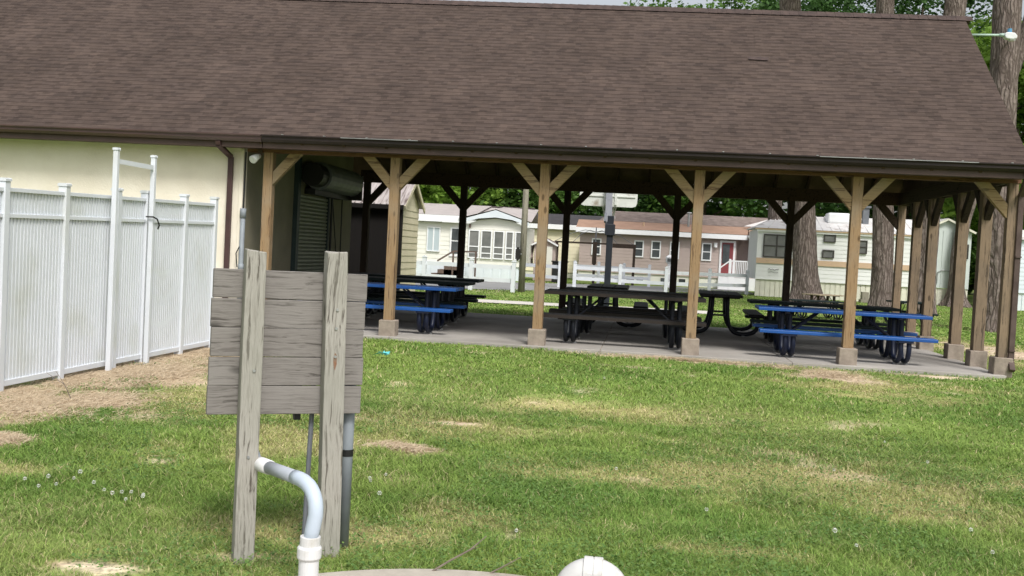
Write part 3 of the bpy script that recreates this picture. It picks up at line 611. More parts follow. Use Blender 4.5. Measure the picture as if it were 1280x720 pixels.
# ------------------------------------------------------------------ white vinyl privacy fence (runs away from the viewer)
FXW = -9.87
fy = [-9.7, -8.75, -7.85, -6.95, -6.08, -5.17, -4.59, -3.70, -2.90]
VF = thing('privacy_fence', (FXW, -2.9, 0), 'tall white vinyl privacy fence running up to the cream stucco wall', 'fence')
off = (FXW, -2.9, 0)
for i, y in enumerate(fy):
    p = MB().box(FXW - .035, FXW + .042, y - .034, y + .034, -.02, 1.755).build('post', M['vinyl'], VF, off, bevel=.004)
    MB().prism([(FXW - .040, 1.755), (FXW + .048, 1.755), (FXW + .048, 1.775), (FXW + .038, 1.783), (FXW - .030, 1.783), (FXW - .040, 1.775)], y - .041, y + .041, 1).build('cap', M['vinyl'], p, off)
for a, b_ in zip(fy[:-1], fy[1:]):
    y0, y1 = a + .033, b_ - .033
    MB().box(FXW - .03, FXW + .03, y0, y1, 1.67, 1.705).build('top_rail', M['vinyl'], VF, off, bevel=.003)
    MB().box(FXW - .03, FXW + .03, y0, y1, 1.455, 1.49).build('middle_rail', M['vinyl'], VF, off, bevel=.003)
    MB().box(FXW - .03, FXW + .03, y0, y1, .05, .10).build('bottom_rail', M['vinyl'], VF, off, bevel=.003)
    n_ = int(round((y1 - y0) / .047)); st = (y1 - y0) / n_; mb = MB(); mt = MB()
    for k in range(n_):
        c = y0 + st * (k + .5)
        mb.prism([(FXW - .012, c - st / 2), (FXW - .012, c + st / 2), (FXW - .008, c + st / 2), (FXW - .006, c + st / 2 - .006), (FXW + .016, c + st / 2 - .010), (FXW + .016, c - st / 2 + .010), (FXW - .006, c - st / 2 + .006), (FXW - .008, c - st / 2)], .10, 1.455, 2)
        mt.box(FXW - .010, FXW + .012, c - st * .32, c + st * .32, 1.49, 1.67)
    mb.build('panel', M['vinyl'], VF, off); mt.build('picket_panel', M['vinyl'], VF, off)
for c_ in [o for o in VF.children] + [g for o in VF.children for g in o.children]:
    for v in c_.data.vertices: v.co.z *= 1.01 + .0115 * min(0, v.co.y)
TF = thing('tall_post_frame', (-9.79, -5.0, 0), 'two tall white vinyl posts joined by a thin crossbar, standing against the privacy fence', 'post frame')
off = (-9.79, -5.0, 0)
for y, z0 in ((-5.37, -.02), (-4.62, -.02)):
    p = MB().box(-9.803, -9.757, y - .022, y + .022, z0, 2.10).build('post', M['vinyl'], TF, off, bevel=.004)
    MB().prism([(-9.808, 2.10), (-9.752, 2.10), (-9.752, 2.115), (-9.76, 2.123), (-9.80, 2.123), (-9.808, 2.115)], y - .028, y + .028, 1).build('cap', M['vinyl'], p, off)
MB().box(-9.80, -9.765, -5.335, -4.655, 1.975, 2.02).build('crossbar', M['vinyl'], TF, off)
MB().tube([(-9.735, -4.68, 1.50), (-9.72, -4.62, 1.48), (-9.72, -4.57, 1.42), (-9.74, -4.56, 1.38)], .008, 6).tube([(-9.82, -4.66, 1.50), (-9.735, -4.67, 1.50)], .008, 6).build('cable_loop', M['black'], TF, off)

# ------------------------------------------------------------------ weathered board on two posts
A = Vector((-6.392, -10.498, 0)); Bv = Vector((-6.103, -10.264, 0)); ang = math.atan2(Bv.y - A.y, Bv.x - A.x)
ang = math.radians(31)
SB = thing('utility_board', A, 'weathered grey plank board nailed to the back of two pale wooden posts', 'board', rz=ang)
def spost(s0, wd, top, lean, seed):
    random.seed(seed); p = MB(); 
    zs = [-.05, .02, .3, .6, .9, 1.2, top - .01]; hw = wd / 2
    i0 = len(p.v)
    for z in zs:
        dx = lean * z; k = hw * (1 + random.uniform(-.03, .03))
        for sx, sy in ((-1, -1), (1, -1), (1, 1), (-1, 1)): p.v.append((s0 + dx + sx * k, sy * .034, z + (random.uniform(-.008, .008) if z == zs[-1] else 0)))
    for j in range(len(zs) - 1):
        for q in range(4): a = i0 + j * 4 + q; b_ = i0 + j * 4 + (q + 1) % 4; p.f.append((a, b_, b_ + 4, a + 4))
    e = i0 + (len(zs) - 1) * 4; p.f.append((e, e + 1, e + 2, e + 3)); p.f.append((i0 + 3, i0 + 2, i0 + 1, i0))
    return p.build('post', M['sign_post'], SB, bevel=.005)
spost(0, .084, 1.305, 0, 3); spost(.362, .088, 1.312, -.018, 5)
zb = .605
for k in range(5):
    h_ = .1205; tilt = [.002, -.001, .001, 0, .0005][k]; x0 = -.166 + [0, .002, .006, .003, .007][k]; x1 = .487 + [.0, .004, -.001, .002, .006][k]
    mb = MB(); z0 = zb + k * .1222; g = .001
    mb.prism([(x0, z0 + g + tilt), (x1, z0 + g - tilt - .001), (x1, z0 + h_ - tilt - .001), (x0, z0 + h_ + tilt)], .036, .061, 1)
    mb.build('plank', M['board'], SB, bevel=.003)
for s0, z in ((.345, .98), (.346, 1.06), (.008, .80), (.346, .86), (0, .44)):
    MB().tube([(s0, -.039, z), (s0, -.033, z)], .006, 10).build('nail', M['galv'], SB)
MB().poly([(.340, -.0352, .822), (.347, -.0352, .80), (.354, -.0352, .83), (.352, -.0352, .868), (.344, -.0352, .878), (.338, -.0352, .85)]).build('rust_stain', M['rust'], SB)
MB().box(.205, .232, .065, .10, .575, .80).build('junction_box', M['black'], SB)
UC = thing('grey_conduit', A, 'upright grey conduit with a black band, behind the right board post', 'conduit', rz=ang)
MB().tube([(.452, .10, 0), (.454, .10, .95)], .027, 16).build('pipe', M['pipe_grey'], UC, smooth=True); MB().tube([(.453, .10, .405), (.453, .10, .435)], .0285, 16).build('band', M['black'], UC)
RD = MB().tube([(.275, .09, -.02), (.280, .09, .3), (.292, .09, .9)], .011, 8).build('ground_rod', M['hoop_arm']); RD.location = A; RD.rotation_euler = (0, 0, ang); tag(RD, 'thin dark metal rod standing behind the weathered board', 'rod')

# bent pvc pipe
PX, PY = -5.985, -10.876
PP = thing('bent_conduit_pipe', (PX, PY, 0), 'bent white and grey plastic pipe rising from the ground to the left board post', 'pipe')
off = (PX, PY, 0)
E_ = Vector((-6.349, -10.472, .405))
def arc(p0, p1, p2, n_=9): return [p0 * (1 - t) ** 2 + p1 * 2 * t * (1 - t) + p2 * t * t for t in np.linspace(0, 1, n_)]
top = Vector((PX + .012, PY, .505)); dirh = (E_ - Vector((PX, PY, E_.z))); 
pA = Vector((PX + .018, PY, .32)); pC = Vector((PX, PY, .428)) + Vector((dirh.x, dirh.y, 0)) * .30; pB = Vector((PX + .022, PY, .438))
MB().tube([(PX + .002, PY, .22), (PX + .008, PY, .26), pA] + [tuple(v) for v in arc(pA, pB, pC)][1:], .0285, 20).build('pale_elbow', M['pipe_light'], PP, off, smooth=True)
pD = pC.lerp(E_, .72)
MB().tube([pC.lerp(E_, -.05), pD], .0265, 18).build('grey_sleeve', M['sleeve'], PP, off, smooth=True)
MB().tube([pD.lerp(pC, .05), E_.lerp(pD, .25), E_], [.030, .031, .030], 18).build('white_coupling', M['pvc'], PP, off, smooth=True)
MB().tube([(E_.x, E_.y, E_.z), (E_.x - .04, E_.y + .06, E_.z + .03), (E_.x - .085, E_.y + .10, E_.z + .10), (E_.x - .095, E_.y + .10, E_.z + .4)], .018, 12).build('riser', M['pipe_grey'], PP, off, smooth=True)
MB().tube([(PX, PY, 0), (PX, PY, .185)], .038, 24).tube([(PX, PY, .150), (PX, PY, .158), (PX, PY, .195), (PX, PY, .203)], [.040, .046, .046, .040], 24).tube([(PX + .001, PY, .20), (PX + .002, PY, .238)], .0385, 24).build('coupling', M['pvc'], PP, off, smooth=False, bevel=.002)

# round lid and what stands on it
LX, LY = -5.33, -11.63
mb = MB(); R0 = 1.195; i0 = 0; ring = [(LX + R0 * math.cos(t), LY + R0 * math.sin(t) ) for t in np.linspace(0, 2 * math.pi, 96, endpoint=False)]
mb.prism(ring, -.05, .028, 2)
tag(mb.build('concrete_lid', M['lid'], bevel=.01), 'round pale concrete tank lid half hidden at the bottom edge', 'tank lid')
UX, UY = -4.913, -11.014
UV_ = thing('vent_pipe', (UX, UY, 0), 'fat white plastic vent pipe bent over in an upside down U at the bottom edge', 'vent pipe')
off = (UX, UY, 0)
mjr, rr, zc = .088, .052, .150
for sg in (-1, 1):
    pts = [(UX + sg * mjr, UY, -.02), (UX + sg * mjr, UY, zc)] + [(UX + sg * mjr * math.cos(t) - 0, UY, zc + mjr * math.sin(t)) for t in np.linspace(.15, math.pi / 2 - .16, 9)] + [(UX + sg * .001, UY, zc + mjr)]
    MB().tube(pts, rr, 24).build('elbow', M['pvc_vent'], UV_, off, smooth=True)
MB().tube([(UX + q, UY, zc + mjr) for q in (-.034, -.032, -.0035, 0, .0035, .032, .034)], [rr, rr + .004, rr + .004, rr + .0005, rr + .004, rr + .004, rr], 28).build('hub', M['pvc_vent'], UV_, off)
MB().tube([(UX - .022, UY - .115, -.02), (UX - .022, UY - .115, .232)], .036, 20).tube([(UX - .022, UY - .115, .200), (UX - .022, UY - .115, .236)], .040, 20).build('capped_stub', M['pvc_vent'], UV_, off, bevel=.004)
ring_ = [(-5.174 + .032 * math.cos(t), -10.70 + .032 * math.sin(t), .055 + .012 * math.sin(t)) for t in np.linspace(0, 2 * math.pi, 18)]
tag(MB().tube(ring_, .008, 8, caps=False).tube([(-5.174, -10.67, .0), (-5.174, -10.67, .06)], .008, 6).build('dark_ring', M['black'], smooth=True), 'small dark iron ring at the right edge of the concrete lid', 'ring')
tag(MB().tube([(-5.62, -10.50, .0), (-5.52, -10.49, .07), (-5.43, -10.50, .13), (-5.369, -10.494, .188)], [.005, .0042, .0036, .002], 6).tube([(-5.43, -10.50, .13), (-5.40, -10.47, .135)], [.002, .001], 5).build('twig', M['twig']), 'longer dead twig sticking up from the concrete lid edge', 'twig')
tag(MB().tube([(-5.40, -10.47, .0), (-5.31, -10.45, .05), (-5.227, -10.45, .103)], [.004, .003, .0015], 6).build('twig', M['twig']), 'short dead twig between the long twig and the vent pipe', 'twig')
tag(MB().tube([(-9.20, -7.0, .0), (-9.25, -7.02, .12), (-9.32, -7.03, .22)], [.004, .003, .0015], 5).tube([(-9.25, -7.02, .12), (-9.42, -7.0, .20)], [.003, .001], 5).build('twig', M['twig']), 'dead forked twig standing in the straw beside the white privacy fence', 'twig')
# crumpled wrapper
mb = MB(); random.seed(4); pts = []
for k in range(11):
    a = k * .6; r_ = .05 + random.uniform(-.03, .05); c = Vector((-7.82, -2.61, .04)); p1 = c + Vector((math.cos(a) * r_ * 1.5, math.sin(a) * r_, random.uniform(-.02, .04))); p2 = c + Vector((math.cos(a + .7) * r_, math.sin(a + .7) * r_, random.uniform(-.01, .05)))
    mb.poly([c + Vector((0, 0, random.uniform(0, .03))), p1, p2])
tag(mb.build('litter', M['teal']), 'crumpled turquoise plastic wrapper lying on the grass', 'litter')

# ------------------------------------------------------------------ picnic tables
def make_table(plank, frame, edge=None, Lh=1.2, zt_=.74, zs=.42, seat_mat=None):
    t = thing('picnic_table', (0, 0, 0), 'x', 'picnic table')
    for nm, yc, wd, z in (('table_top', 0, .74, zt_), ('seat', -.62, .27, zs), ('seat', .62, .27, zs)):
        n_ = 3 if nm == 'table_top' else 1; st = wd / n_
        mb = MB()
        for k in range(n_):
            c = yc - wd / 2 + st * (k + .5); mb.box(-Lh, Lh, c - st / 2 + .006, c + st / 2 - .006, z - .05, z)
        o = mb.build(nm, (seat_mat or plank) if nm == 'seat' else plank, t, bevel=.008)
        if edge: MB().box(-Lh - .002, Lh + .002, yc - wd / 2 - .006, yc - wd / 2 + .004, z - .056, z - .012).build('edge_strip', edge, o)
    for sx in (-1, 1):
        for dx in (-.055, .055):
            x = sx * (Lh - .42) + dx
            for sy in (-1, 1):
                pts = [Vector((x, sy * .13, zt_ - .05)), Vector((x, sy * .14, .40)), Vector((x, sy * .17, .22)), Vector((x, sy * .24, .09)), Vector((x, sy * .36, .045)), Vector((x, sy * .50, .05)), Vector((x, sy * .62, .10)), Vector((x, sy * .68, .22)), Vector((x, sy * .66, zs - .05))]
                sm = []
                for q in range(len(pts) - 1):
                    p0 = pts[max(q - 1, 0)]; p1 = pts[q]; p2 = pts[q + 1]; p3 = pts[min(q + 2, len(pts) - 1)]
                    for u_ in np.linspace(0, 1, 4, endpoint=False):
                        sm.append(.5 * ((2 * p1) + (-p0 + p2) * u_ + (2 * p0 - 5 * p1 + 4 * p2 - p3) * u_ * u_ + (-p0 + 3 * p1 - 3 * p2 + p3) * u_ ** 3))
                sm.append(pts[-1]); MB().tube(sm, .034, 10).build('leg', frame, t, smooth=True)
        x = sx * (Lh - .42)
        MB().bar((x, -.34, zt_ - .065), (x, .34, zt_ - .065), .06, .03).bar((x, -.15, .36), (x, .15, .36), .16, .03).bar((x, -.74, zs - .065), (x, -.52, zs - .065), .2, .03).bar((x, .52, zs - .065), (x, .74, zs - .065), .2, .03).build('cross_bracket', frame, t)
        for sy in (-1, 1): MB().tube([(x, sy * .14, .30), (x - sx * .45, sy * .10, zt_ - .06)], .016, 8).build('diagonal_brace', frame, t)
        for sy in (-1, 1): MB().box(x - .10, x + .10, sy * .43 - .03, sy * .43 + .03, 0, .022).build('foot_pad', M['rubber_white'], t)
    return t
def put(t, x, y, rz, label, sz=1.0, sx=1.0, group='picnic tables under the pavilion roof'):
    t.location = (x, y, .036 if group.endswith('roof') else .0); t.rotation_euler = (0, 0, math.radians(rz)); t.scale = (sx, 1, sz); t['label'] = label; t['group'] = group; return t
tb_blue = make_table(M['blue'], M['navy']); tb_green = make_table(M['dgreen'], M['steel']); tb_blk = make_table(M['tblack'], M['steel'], edge=M['tbrown'])
put(tb_blue, -1.93, 1.02, -1.5, 'bright blue picnic table at the right end of the pavilion, nearest row', .93)
put(copy_tree(tb_blue), -8.80, 1.12, .5, 'bright blue picnic table at the left beside the roller shutter, nearest row', .94)
put(tb_green, -1.82, 3.40, -1.5, 'dark green picnic table directly behind the right blue table', .93)
put(copy_tree(tb_green), -8.90, 2.85, 0, 'dark green picnic table directly behind the left blue table', .99)
t = copy_tree(tb_green); put(t, -9.0, 4.5, 1, 'dark green picnic table at the back of the left stack, touching the far posts', 1.0)
put(tb_blk, -5.07, 1.12, 0, 'long black picnic table with brown edges between two centre posts, nearest row', 1.02, .985)
put(copy_tree(tb_blk), -5.05, 2.98, 0, 'black picnic table behind the long brown edged one in the centre', 1.0, .88)
t = copy_tree(tb_blk); put(t, -5.46, 5.35, 90, 'black picnic table set end-on in the back row, behind the centre tables', 1.0, .85)
put(copy_tree(tb_blk), -3.42, 4.80, 88, 'black picnic table set end-on, curved tube legs in view, left of the right blue table', 1.0, .85)
tb_g = make_table(M['dgreen'], M['steel'], seat_mat=M['grey_plank'])
put(tb_g, -.35, 13.2, 8, 'dark topped picnic table with silver grey benches on the grass behind the right blue table', .62, .6, 'picnic tables out on the far lawn')
tb_t = make_table(M['tan_plank'], M['bark2'])
put(tb_t, .72, 18.6, 38, 'bleached tan wooden picnic table at the foot of the leaning pine', .66, .45, 'picnic tables out on the far lawn')
put(copy_tree(tb_green), 1.75, 12.3, 12, 'small dark picnic table on the grass beyond the right side posts', .8, .35, 'picnic tables out on the far lawn')

# ------------------------------------------------------------------ trees
def trunk_mesh(pts, rad, flare=0.0, seg=28, rows=60, ridge=.03, seed=0):
    pts = [Vector(p) for p in pts]; V = []; F = []
    zs = np.linspace(0, 1, rows)
    hh = [p.z for p in pts]; z0, z1 = hh[0], hh[-1]
    for i, t in enumerate(zs):
        z = z0 + (z1 - z0) * t ** 1.3; x = np.interp(z, hh, [p.x for p in pts]); y = np.interp(z, hh, [p.y for p in pts]); r = np.interp(z, hh, rad)
        for j in range(seg):
            a = 2 * math.pi * j / seg
            fl_ = flare * math.exp(-max(z, 0) / .38) * (1 + .55 * math.cos(a * 5 + seed))
            k = r * (1 + ridge * math.sin(a * 9 + seed + z * .6) + ridge * 1.6 * (vnoise(np.array([a * 2.2 + seed * 3]), np.array([z * 1.3]))[0] - .5) * 2) + fl_
            V.append((x + k * math.cos(a), y + k * math.sin(a), z))
    for i in range(rows - 1):
        for j in range(seg): a = i * seg + j; b_ = i * seg + (j + 1) % seg; F.append((a, b_, b_ + seg, a + seg))
    m = MB(); m.v = V; m.f = F; return m
def crown_arrays(cx, cy, cz, rx, ry, rz, clumps, leaves, lsize, seed, crad=.32):
    g = np.random.default_rng(seed); V = []; n_ = clumps
    d = g.normal(size=(n_, 3)); d /= np.linalg.norm(d, axis=1)[:, None]; q = g.uniform(.35, 1.0, n_) ** .6
    d[:, 2] = np.where(d[:, 2] < -.6, d[:, 2] * .5, d[:, 2])
    C = d * q[:, None] * np.array([rx, ry, rz]) * .9; cr = g.uniform(.6, 1.25, n_) * crad * min(rx, rz)
    idx = g.integers(0, n_, leaves); p = g.normal(size=(leaves, 3)); p /= np.linalg.norm(p, axis=1)[:, None]; p *= (g.random(leaves) ** .45)[:, None] * cr[idx][:, None]; p[:, 2] *= .62
    P = C[idx] + p + np.array([cx, cy, cz])
    a = g.normal(size=(leaves, 3)); a[:, 2] *= .45; a /= np.linalg.norm(a, axis=1)[:, None]; b_ = np.cross(a, g.normal(size=(leaves, 3))); b_ /= np.linalg.norm(b_, axis=1)[:, None]
    s_ = (lsize * g.uniform(.6, 1.4, leaves))[:, None]; a = a * s_; b_ = b_ * s_ * .55
    V = np.stack([P - a, P + b_ * .9, P + a, P - b_], 1).reshape(-1, 3)
    return V, C + np.array([cx, cy, cz])
def tree(name, x, y, label, h, cr, cz, m, tr_r=.22, leaves=7000, lsize=.17, seed=0, clumps=46, group=None, bark='bark2', rz=None):
    t = thing(name, (x, y, 0), label, 'tree', group)
    lean = random.Random(seed).uniform(-.5, .5)
    tm = trunk_mesh([(0, 0, -.1), (lean * .3, 0, h * .4), (lean, .2, h * .85)], [tr_r, tr_r * .7, tr_r * .25], tr_r * .4, 12, 18, seed=seed)
    V, C = crown_arrays(lean * .7, 0, cz, cr, cr, rz or (h - cz) * 1.0, clumps, leaves, lsize, seed)
    g = random.Random(seed)
    for c in g.sample(list(map(tuple, C)), min(9, len(C))):
        zb_ = min(max(c[2] - g.uniform(.8, 2.5), h * .2), h * .8); x0 = lean * zb_ / (h * .85)
        mid = ((x0 + c[0]) / 2, c[1] / 2, (zb_ + c[2]) / 2 + .2); tm.tube([(x0, 0, zb_), mid, c], [tr_r * .35, tr_r * .2, tr_r * .06], 6)
    tm.build('trunk', M[bark], t, smooth=True)
    npmesh('crown', V, np.arange(len(V)), 4, m, parent=t)
    return t
# tall pines round the pavilion
def pine(x, y, pts, rad, flare, label, seed, ch=15.0, cr=3.0):
    t = thing('pine_tree', (x, y, 0), label, 'tree', 'tall pines near the pavilion')
    p = [(a - x, b_ - y, c) for a, b_, c in pts]; p.append((p[-1][0] + (p[-1][0] - p[-2][0]) * .8, p[-1][1], 17.0)); rad = rad + [rad[-1] * .5]
    tm = trunk_mesh(p, rad, flare, 30, 90, .035, seed)
    V, C = crown_arrays(p[-1][0], p[-1][1], ch, cr, cr, 2.8, 34, 3600, .16, seed, .3)
    g = random.Random(seed)
    for c in g.sample(list(map(tuple, C)), 12): tm.tube([(p[-1][0] * .95, p[-1][1], c[2] - 1.0), c], [.09, .03], 6)
    tm.build('trunk', M['bark'], t, smooth=True); npmesh('crown', V, np.arange(len(V)), 4, M['needle'], parent=t)
pine(.92, 23, [(.92, 23, -.1), (.80, 23, 1.0), (.60, 23, 3.5), (-.27, 23, 10.3)], [.47, .43, .365, .36], .26, 'broad leaning pine trunk with flared roots left of centre in the right bays', 1)
pine(3.04, 21, [(3.04, 21, -.1), (2.93, 21, 2.0), (2.84, 21, 3.65), (2.51, 21, 10.0)], [.36, .33, .32, .29], .14, 'straight pine trunk just right of the second post from the corner', 2)
pine(4.16, 20.4, [(4.16, 20.4, -.1), (4.12, 20.4, 1.8), (4.13, 20.4, 3.65), (4.55, 20.4, 9.8)], [.36, .36, .38, .33], .10, 'pine trunk leaning right, seen between the right side posts', 3)
pine(3.55, 11.6, [(3.60, 11.6, -.1), (3.56, 11.6, 1.5), (3.45, 11.6, 3.0), (3.40, 11.6, 7.6)], [.34, .33, .33, .31], .10, 'thick grey barked pine rising past the right end of the roof', 4)
pine(7.78, 29.5, [(7.78, 29.5, -.1), (7.72, 29.5, 2), (7.9, 29.5, 3.6), (9.5, 29.5, 10)], [.30, .27, .25, .22], .28, 'farther pine with flared base in front of the pale gabled outbuilding', 5)
pine(.55, 30.5, [(.55, 30.5, -.1), (.5, 30.5, 4), (.62, 30.5, 12.5)], [.30, .28, .26], .10, 'dark pine trunk above the ridge, right of the broad leaning pine', 6, 16.5)

G1 = 'woodland trees behind the mobile homes'
random.seed(21)
spec = [  # x, y, height, crown radius, crown centre z, material, label
    (-22, 52, 11, 4.6, 6.2, 'leaf_b', 'mid green tree behind the homes, farthest left and mostly hidden by the building'),
    (-16.5, 47, 10.5, 4.2, 5.6, 'leaf_a', 'bright green tree behind the cream home, left of the wooden pole'),
    (-12.0, 50, 11, 4.2, 6.0, 'leaf_b', 'mid green tree behind the cream home bay, beside the wooden pole'),
    (-7.0, 54, 12, 4.6, 6.4, 'leaf_c', 'dark green tree behind the basketball backboard'),
    (-1.5, 52, 19, 4.8, 9.0, 'leaf_b', 'mid green tree behind the taupe home'),
    (4.5, 50, 20, 5.2, 9.5, 'leaf_c', 'dark tree behind the broad leaning pine'),
    (9.5, 46, 19, 5.0, 8.5, 'leaf_c', 'dark green tree behind the white home roof'),
    (13.5, 41, 18, 4.6, 8.0, 'leaf_a', 'bright green tree behind the pale gabled outbuilding'),
    (18.5, 44, 19, 5.2, 9.0, 'leaf_b', 'mid green tree at the right edge behind the blue sided home'),
    (-4.5, 62, 21, 5.0, 13.0, 'leaf_b', 'tall tree whose top shows left of the pine trunks above the ridge'),
    (1.0, 62, 23, 5.4, 14.5, 'leaf_b', 'tall tree above the ridge between the left pines'),
    (7.5, 60, 23, 5.6, 13.5, 'leaf_c', 'tall dark tree above the ridge at its right part'),
    (14.0, 58, 23, 5.8, 13.0, 'leaf_c', 'tall dark tree above the right end of the ridge'),
    (21.0, 56, 22, 5.6, 12.0, 'leaf_b', 'tall tree in the top right corner'),
    (10.6, 33.5, 11.5, 2.9, 6.8, 'leaf_a', 'light green tree between the roof end and the thick grey pine'),
    (14.6, 35, 12, 3.0, 6.6, 'leaf_b', 'mid green tree right of the thick grey pine'),
    (-9.3, 60, 14, 4.4, 8.0, 'leaf_c', 'dark tree farthest back behind the yellow home'),
]
for i, (x, y, h, cr, cz, mm, lab) in enumerate(spec):
    tree('woodland_tree', x, y, lab, h, cr, cz, M[mm], .26, 15000 if y < 56 else 12000, .17, seed=100 + i, clumps=70, group=G1, rz=(h - cz))
tree('maple_tree', -16.2, 35.5, 'yellow green maple hanging over the roof of the cream home', 9.0, 3.1, 5.6, M['leaf_a'], .2, 11000, .12, seed=61, clumps=50, rz=2.9)
# undergrowth closing the view below the crowns
V_, _ = crown_arrays(0, 58, 2.2, 46, 3.5, 3.0, 420, 60000, .30, 77, .55)
tag(npmesh('undergrowth', V_, np.arange(len(V_)), 4, M['leaf_b']), 'dense dark undergrowth filling the woodland behind the homes', 'undergrowth', kind='stuff')

# ------------------------------------------------------------------ dark shed behind the pavilion
SH = thing('storage_shed', (-11.7, 8.4, 0), 'dark boarded shed with a streaked metal roof and cream lap siding on its end', 'shed')
off = (-11.7, 8.4, 0)
MB().box(-13.4, -10.36, 8.42, 10.2, 0, 2.27).build('wall', M['shed_dark'], SH, off)
mb = MB(); mb.prism([(8.4, 0), (10.2, 0), (10.2, 2.27), (9.3, 2.82), (8.4, 2.27)], -10.358, -10.33, 0)
mb.courses((-10.328, 8.5, .05), (-10.328, 10.2, .05), (0, 0, 1), (1, 0, 0), 2.22, .15, .012); mb.build('side_wall', M['siding_shed'], SH, off)
MB().box(-10.35, -10.30, 8.36, 8.50, 0, 2.25).build('corner_board', M['shed_dark'], SH, off)
mb = MB()
for k in range(22):
    x = -13.5 + k * .15; xx = min(x + .15, -10.2)
    mb.poly([(x, 8.25, 2.24), (xx, 8.25, 2.24), (xx, 9.3, 2.90), (x, 9.3, 2.90)]); mb.poly([(x, 9.3, 2.90), (xx, 9.3, 2.90), (xx, 10.35, 2.24), (x, 10.35, 2.24)])
    mb.bar((x + .02, 8.25, 2.252), (x + .02, 9.3, 2.912), .025, .025)
mb.build('roof', M['roof_shed'], SH, off)
MB().box(-13.5, -10.25, 8.24, 8.27, 2.14, 2.24).build('eave_trim', M['shed_dark'], SH, off)
for y0, y1 in ((8.25, 9.3), (10.35, 9.3)): MB().bar((-10.21, y0, 2.18), (-10.21, y1, 2.84), .03, .10).build('rake_trim', M['siding_shed'], SH, off)

# ------------------------------------------------------------------ basketball hoop, pole, stop sign, street lamp
HX, HY = -5.68, 10.5
BH = thing('basketball_hoop', (HX, HY, 0), 'basketball hoop seen from behind with an aged white backboard on a dark square pole', 'basketball hoop')
off = (HX, HY, 0)
MB().box(HX - .075, HX + .075, HY - .075, HY + .075, 0, 2.30).build('pole', M['hoop_pole'], BH, off, bevel=.01)
MB().box(HX - .115, HX + .115, HY - .115, HY + .115, 1.83, 2.10).build('collar', M['hoop_pole'], BH, off, bevel=.01)
MB().bar((HX - .05, HY + .09, 1.9), (HX - .10, HY + .70, 3.05), .16, .10).build('arm', M['hoop_arm'], BH, off); MB().bar((HX - .14, HY + .05, 2.15), (HX - .14, HY + .75, 2.75), .05, .05).build('arm', M['hoop_arm'], BH, off)
mb = MB(); c = .12; bx0, bx1, bz0, bz1 = HX - .83, HX + .60, 2.56, 3.48
mb.prism([(bx0 + c, bz0), (bx1 - c, bz0), (bx1 - .03, bz0 + .03), (bx1, bz0 + c), (bx1, bz1 - c), (bx1 - c, bz1), (bx0 + c, bz1), (bx0, bz1 - c), (bx0, bz0 + c), (bx0 + .03, bz0 + .03)], HY + .80, HY + .84, 1)
bb = mb.build('backboard', M['backboard'], BH, off)
MB().box(HX - .78, HX + .55, HY + .775, HY + .799, 2.80, 2.83).box(HX - .22, HX - .16, HY + .77, HY + .799, 2.6, 3.4).box(HX + .04, HX + .10, HY + .77, HY + .799, 2.6, 3.4).build('stiffener', M['backboard'], bb, off)
rim = [(HX - .09 + .225 * math.cos(t), HY + 1.10 + .225 * math.sin(t), 2.66) for t in np.linspace(0, 2 * math.pi, 25)]
MB().tube(rim, .009, 6, caps=False).bar((HX - .09, HY + .84, 2.64), (HX - .09, HY + .89, 2.65), .12, .03).build('rim', M['rust'], BH, off)
mb = MB()
for k in range(14):
    t0 = 2 * math.pi * k / 14
    for sg in (-1, 1):
        mb.tube([(HX - .09 + r_ * math.cos(t0 + sg * q * .3), HY + 1.10 + r_ * math.sin(t0 + sg * q * .3), 2.66 - .40 * q / 4) for q, r_ in enumerate((.225, .18, .15, .13, .12))], .007, 4)
mb.build('net', M['net'], BH, off)

tag(MB().tube([(-8.78, 19.2, -.1), (-8.79, 19.2, 2.5), (-8.80, 19.2, 5.2)], [.115, .10, .09], 14).build('utility_pole', M['pole_wood'], smooth=True), 'weathered grey wooden pole standing between the cream home and the white rail fence', 'pole')
ST = thing('stop_sign', (-8.93, 19.0, 1.25), 'dark backed octagonal road sign fixed to the left side of the wooden pole', 'road sign', rz=math.radians(-62))
MB().prism([(.235 * math.cos(math.pi / 8 + k * math.pi / 4), .235 * math.sin(math.pi / 8 + k * math.pi / 4)) for k in range(8)], -.004, .004, 1).build('sign_plate', M['sign_back'], ST)
MB().box(-.02, .26, .006, .03, -.02, .02).build('bracket', M['galv'], ST)

LP = thing('street_lamp', (3.38, 11.25, 6.85), 'white street lamp with blue sensor on a pale green arm beside the thick pine', 'street lamp')
MB().tube([(-.95, -.35, .06), (-.30, -.35, .07)], .028, 8).tube([(-.34, -.35, .07), (-.20, -.35, .07)], .042, 10).tube([(-.2, -.33, .07), (.0, .0, .05)], .025, 8).build('arm', M['arm_green'], LP, smooth=True)
mb = MB(); mb.prism([(-.24, .10), (-.20, .13), (-.02, .12), (.04, .05), (.02, -.02), (-.06, -.04), (-.2, -.02), (-.24, .03)], -.44, -.26, 1); mb.build('lamp_head', M['lamp_white'], LP, bevel=.02)
MB().tube([(-.12, -.35, .12), (-.12, -.35, .22)], .05, 12).build('photocell', M['lamp_blue'], LP); MB().box(-.12, .0, -.42, -.28, -.055, -.035).build('lens', M['glass_lamp'], LP)

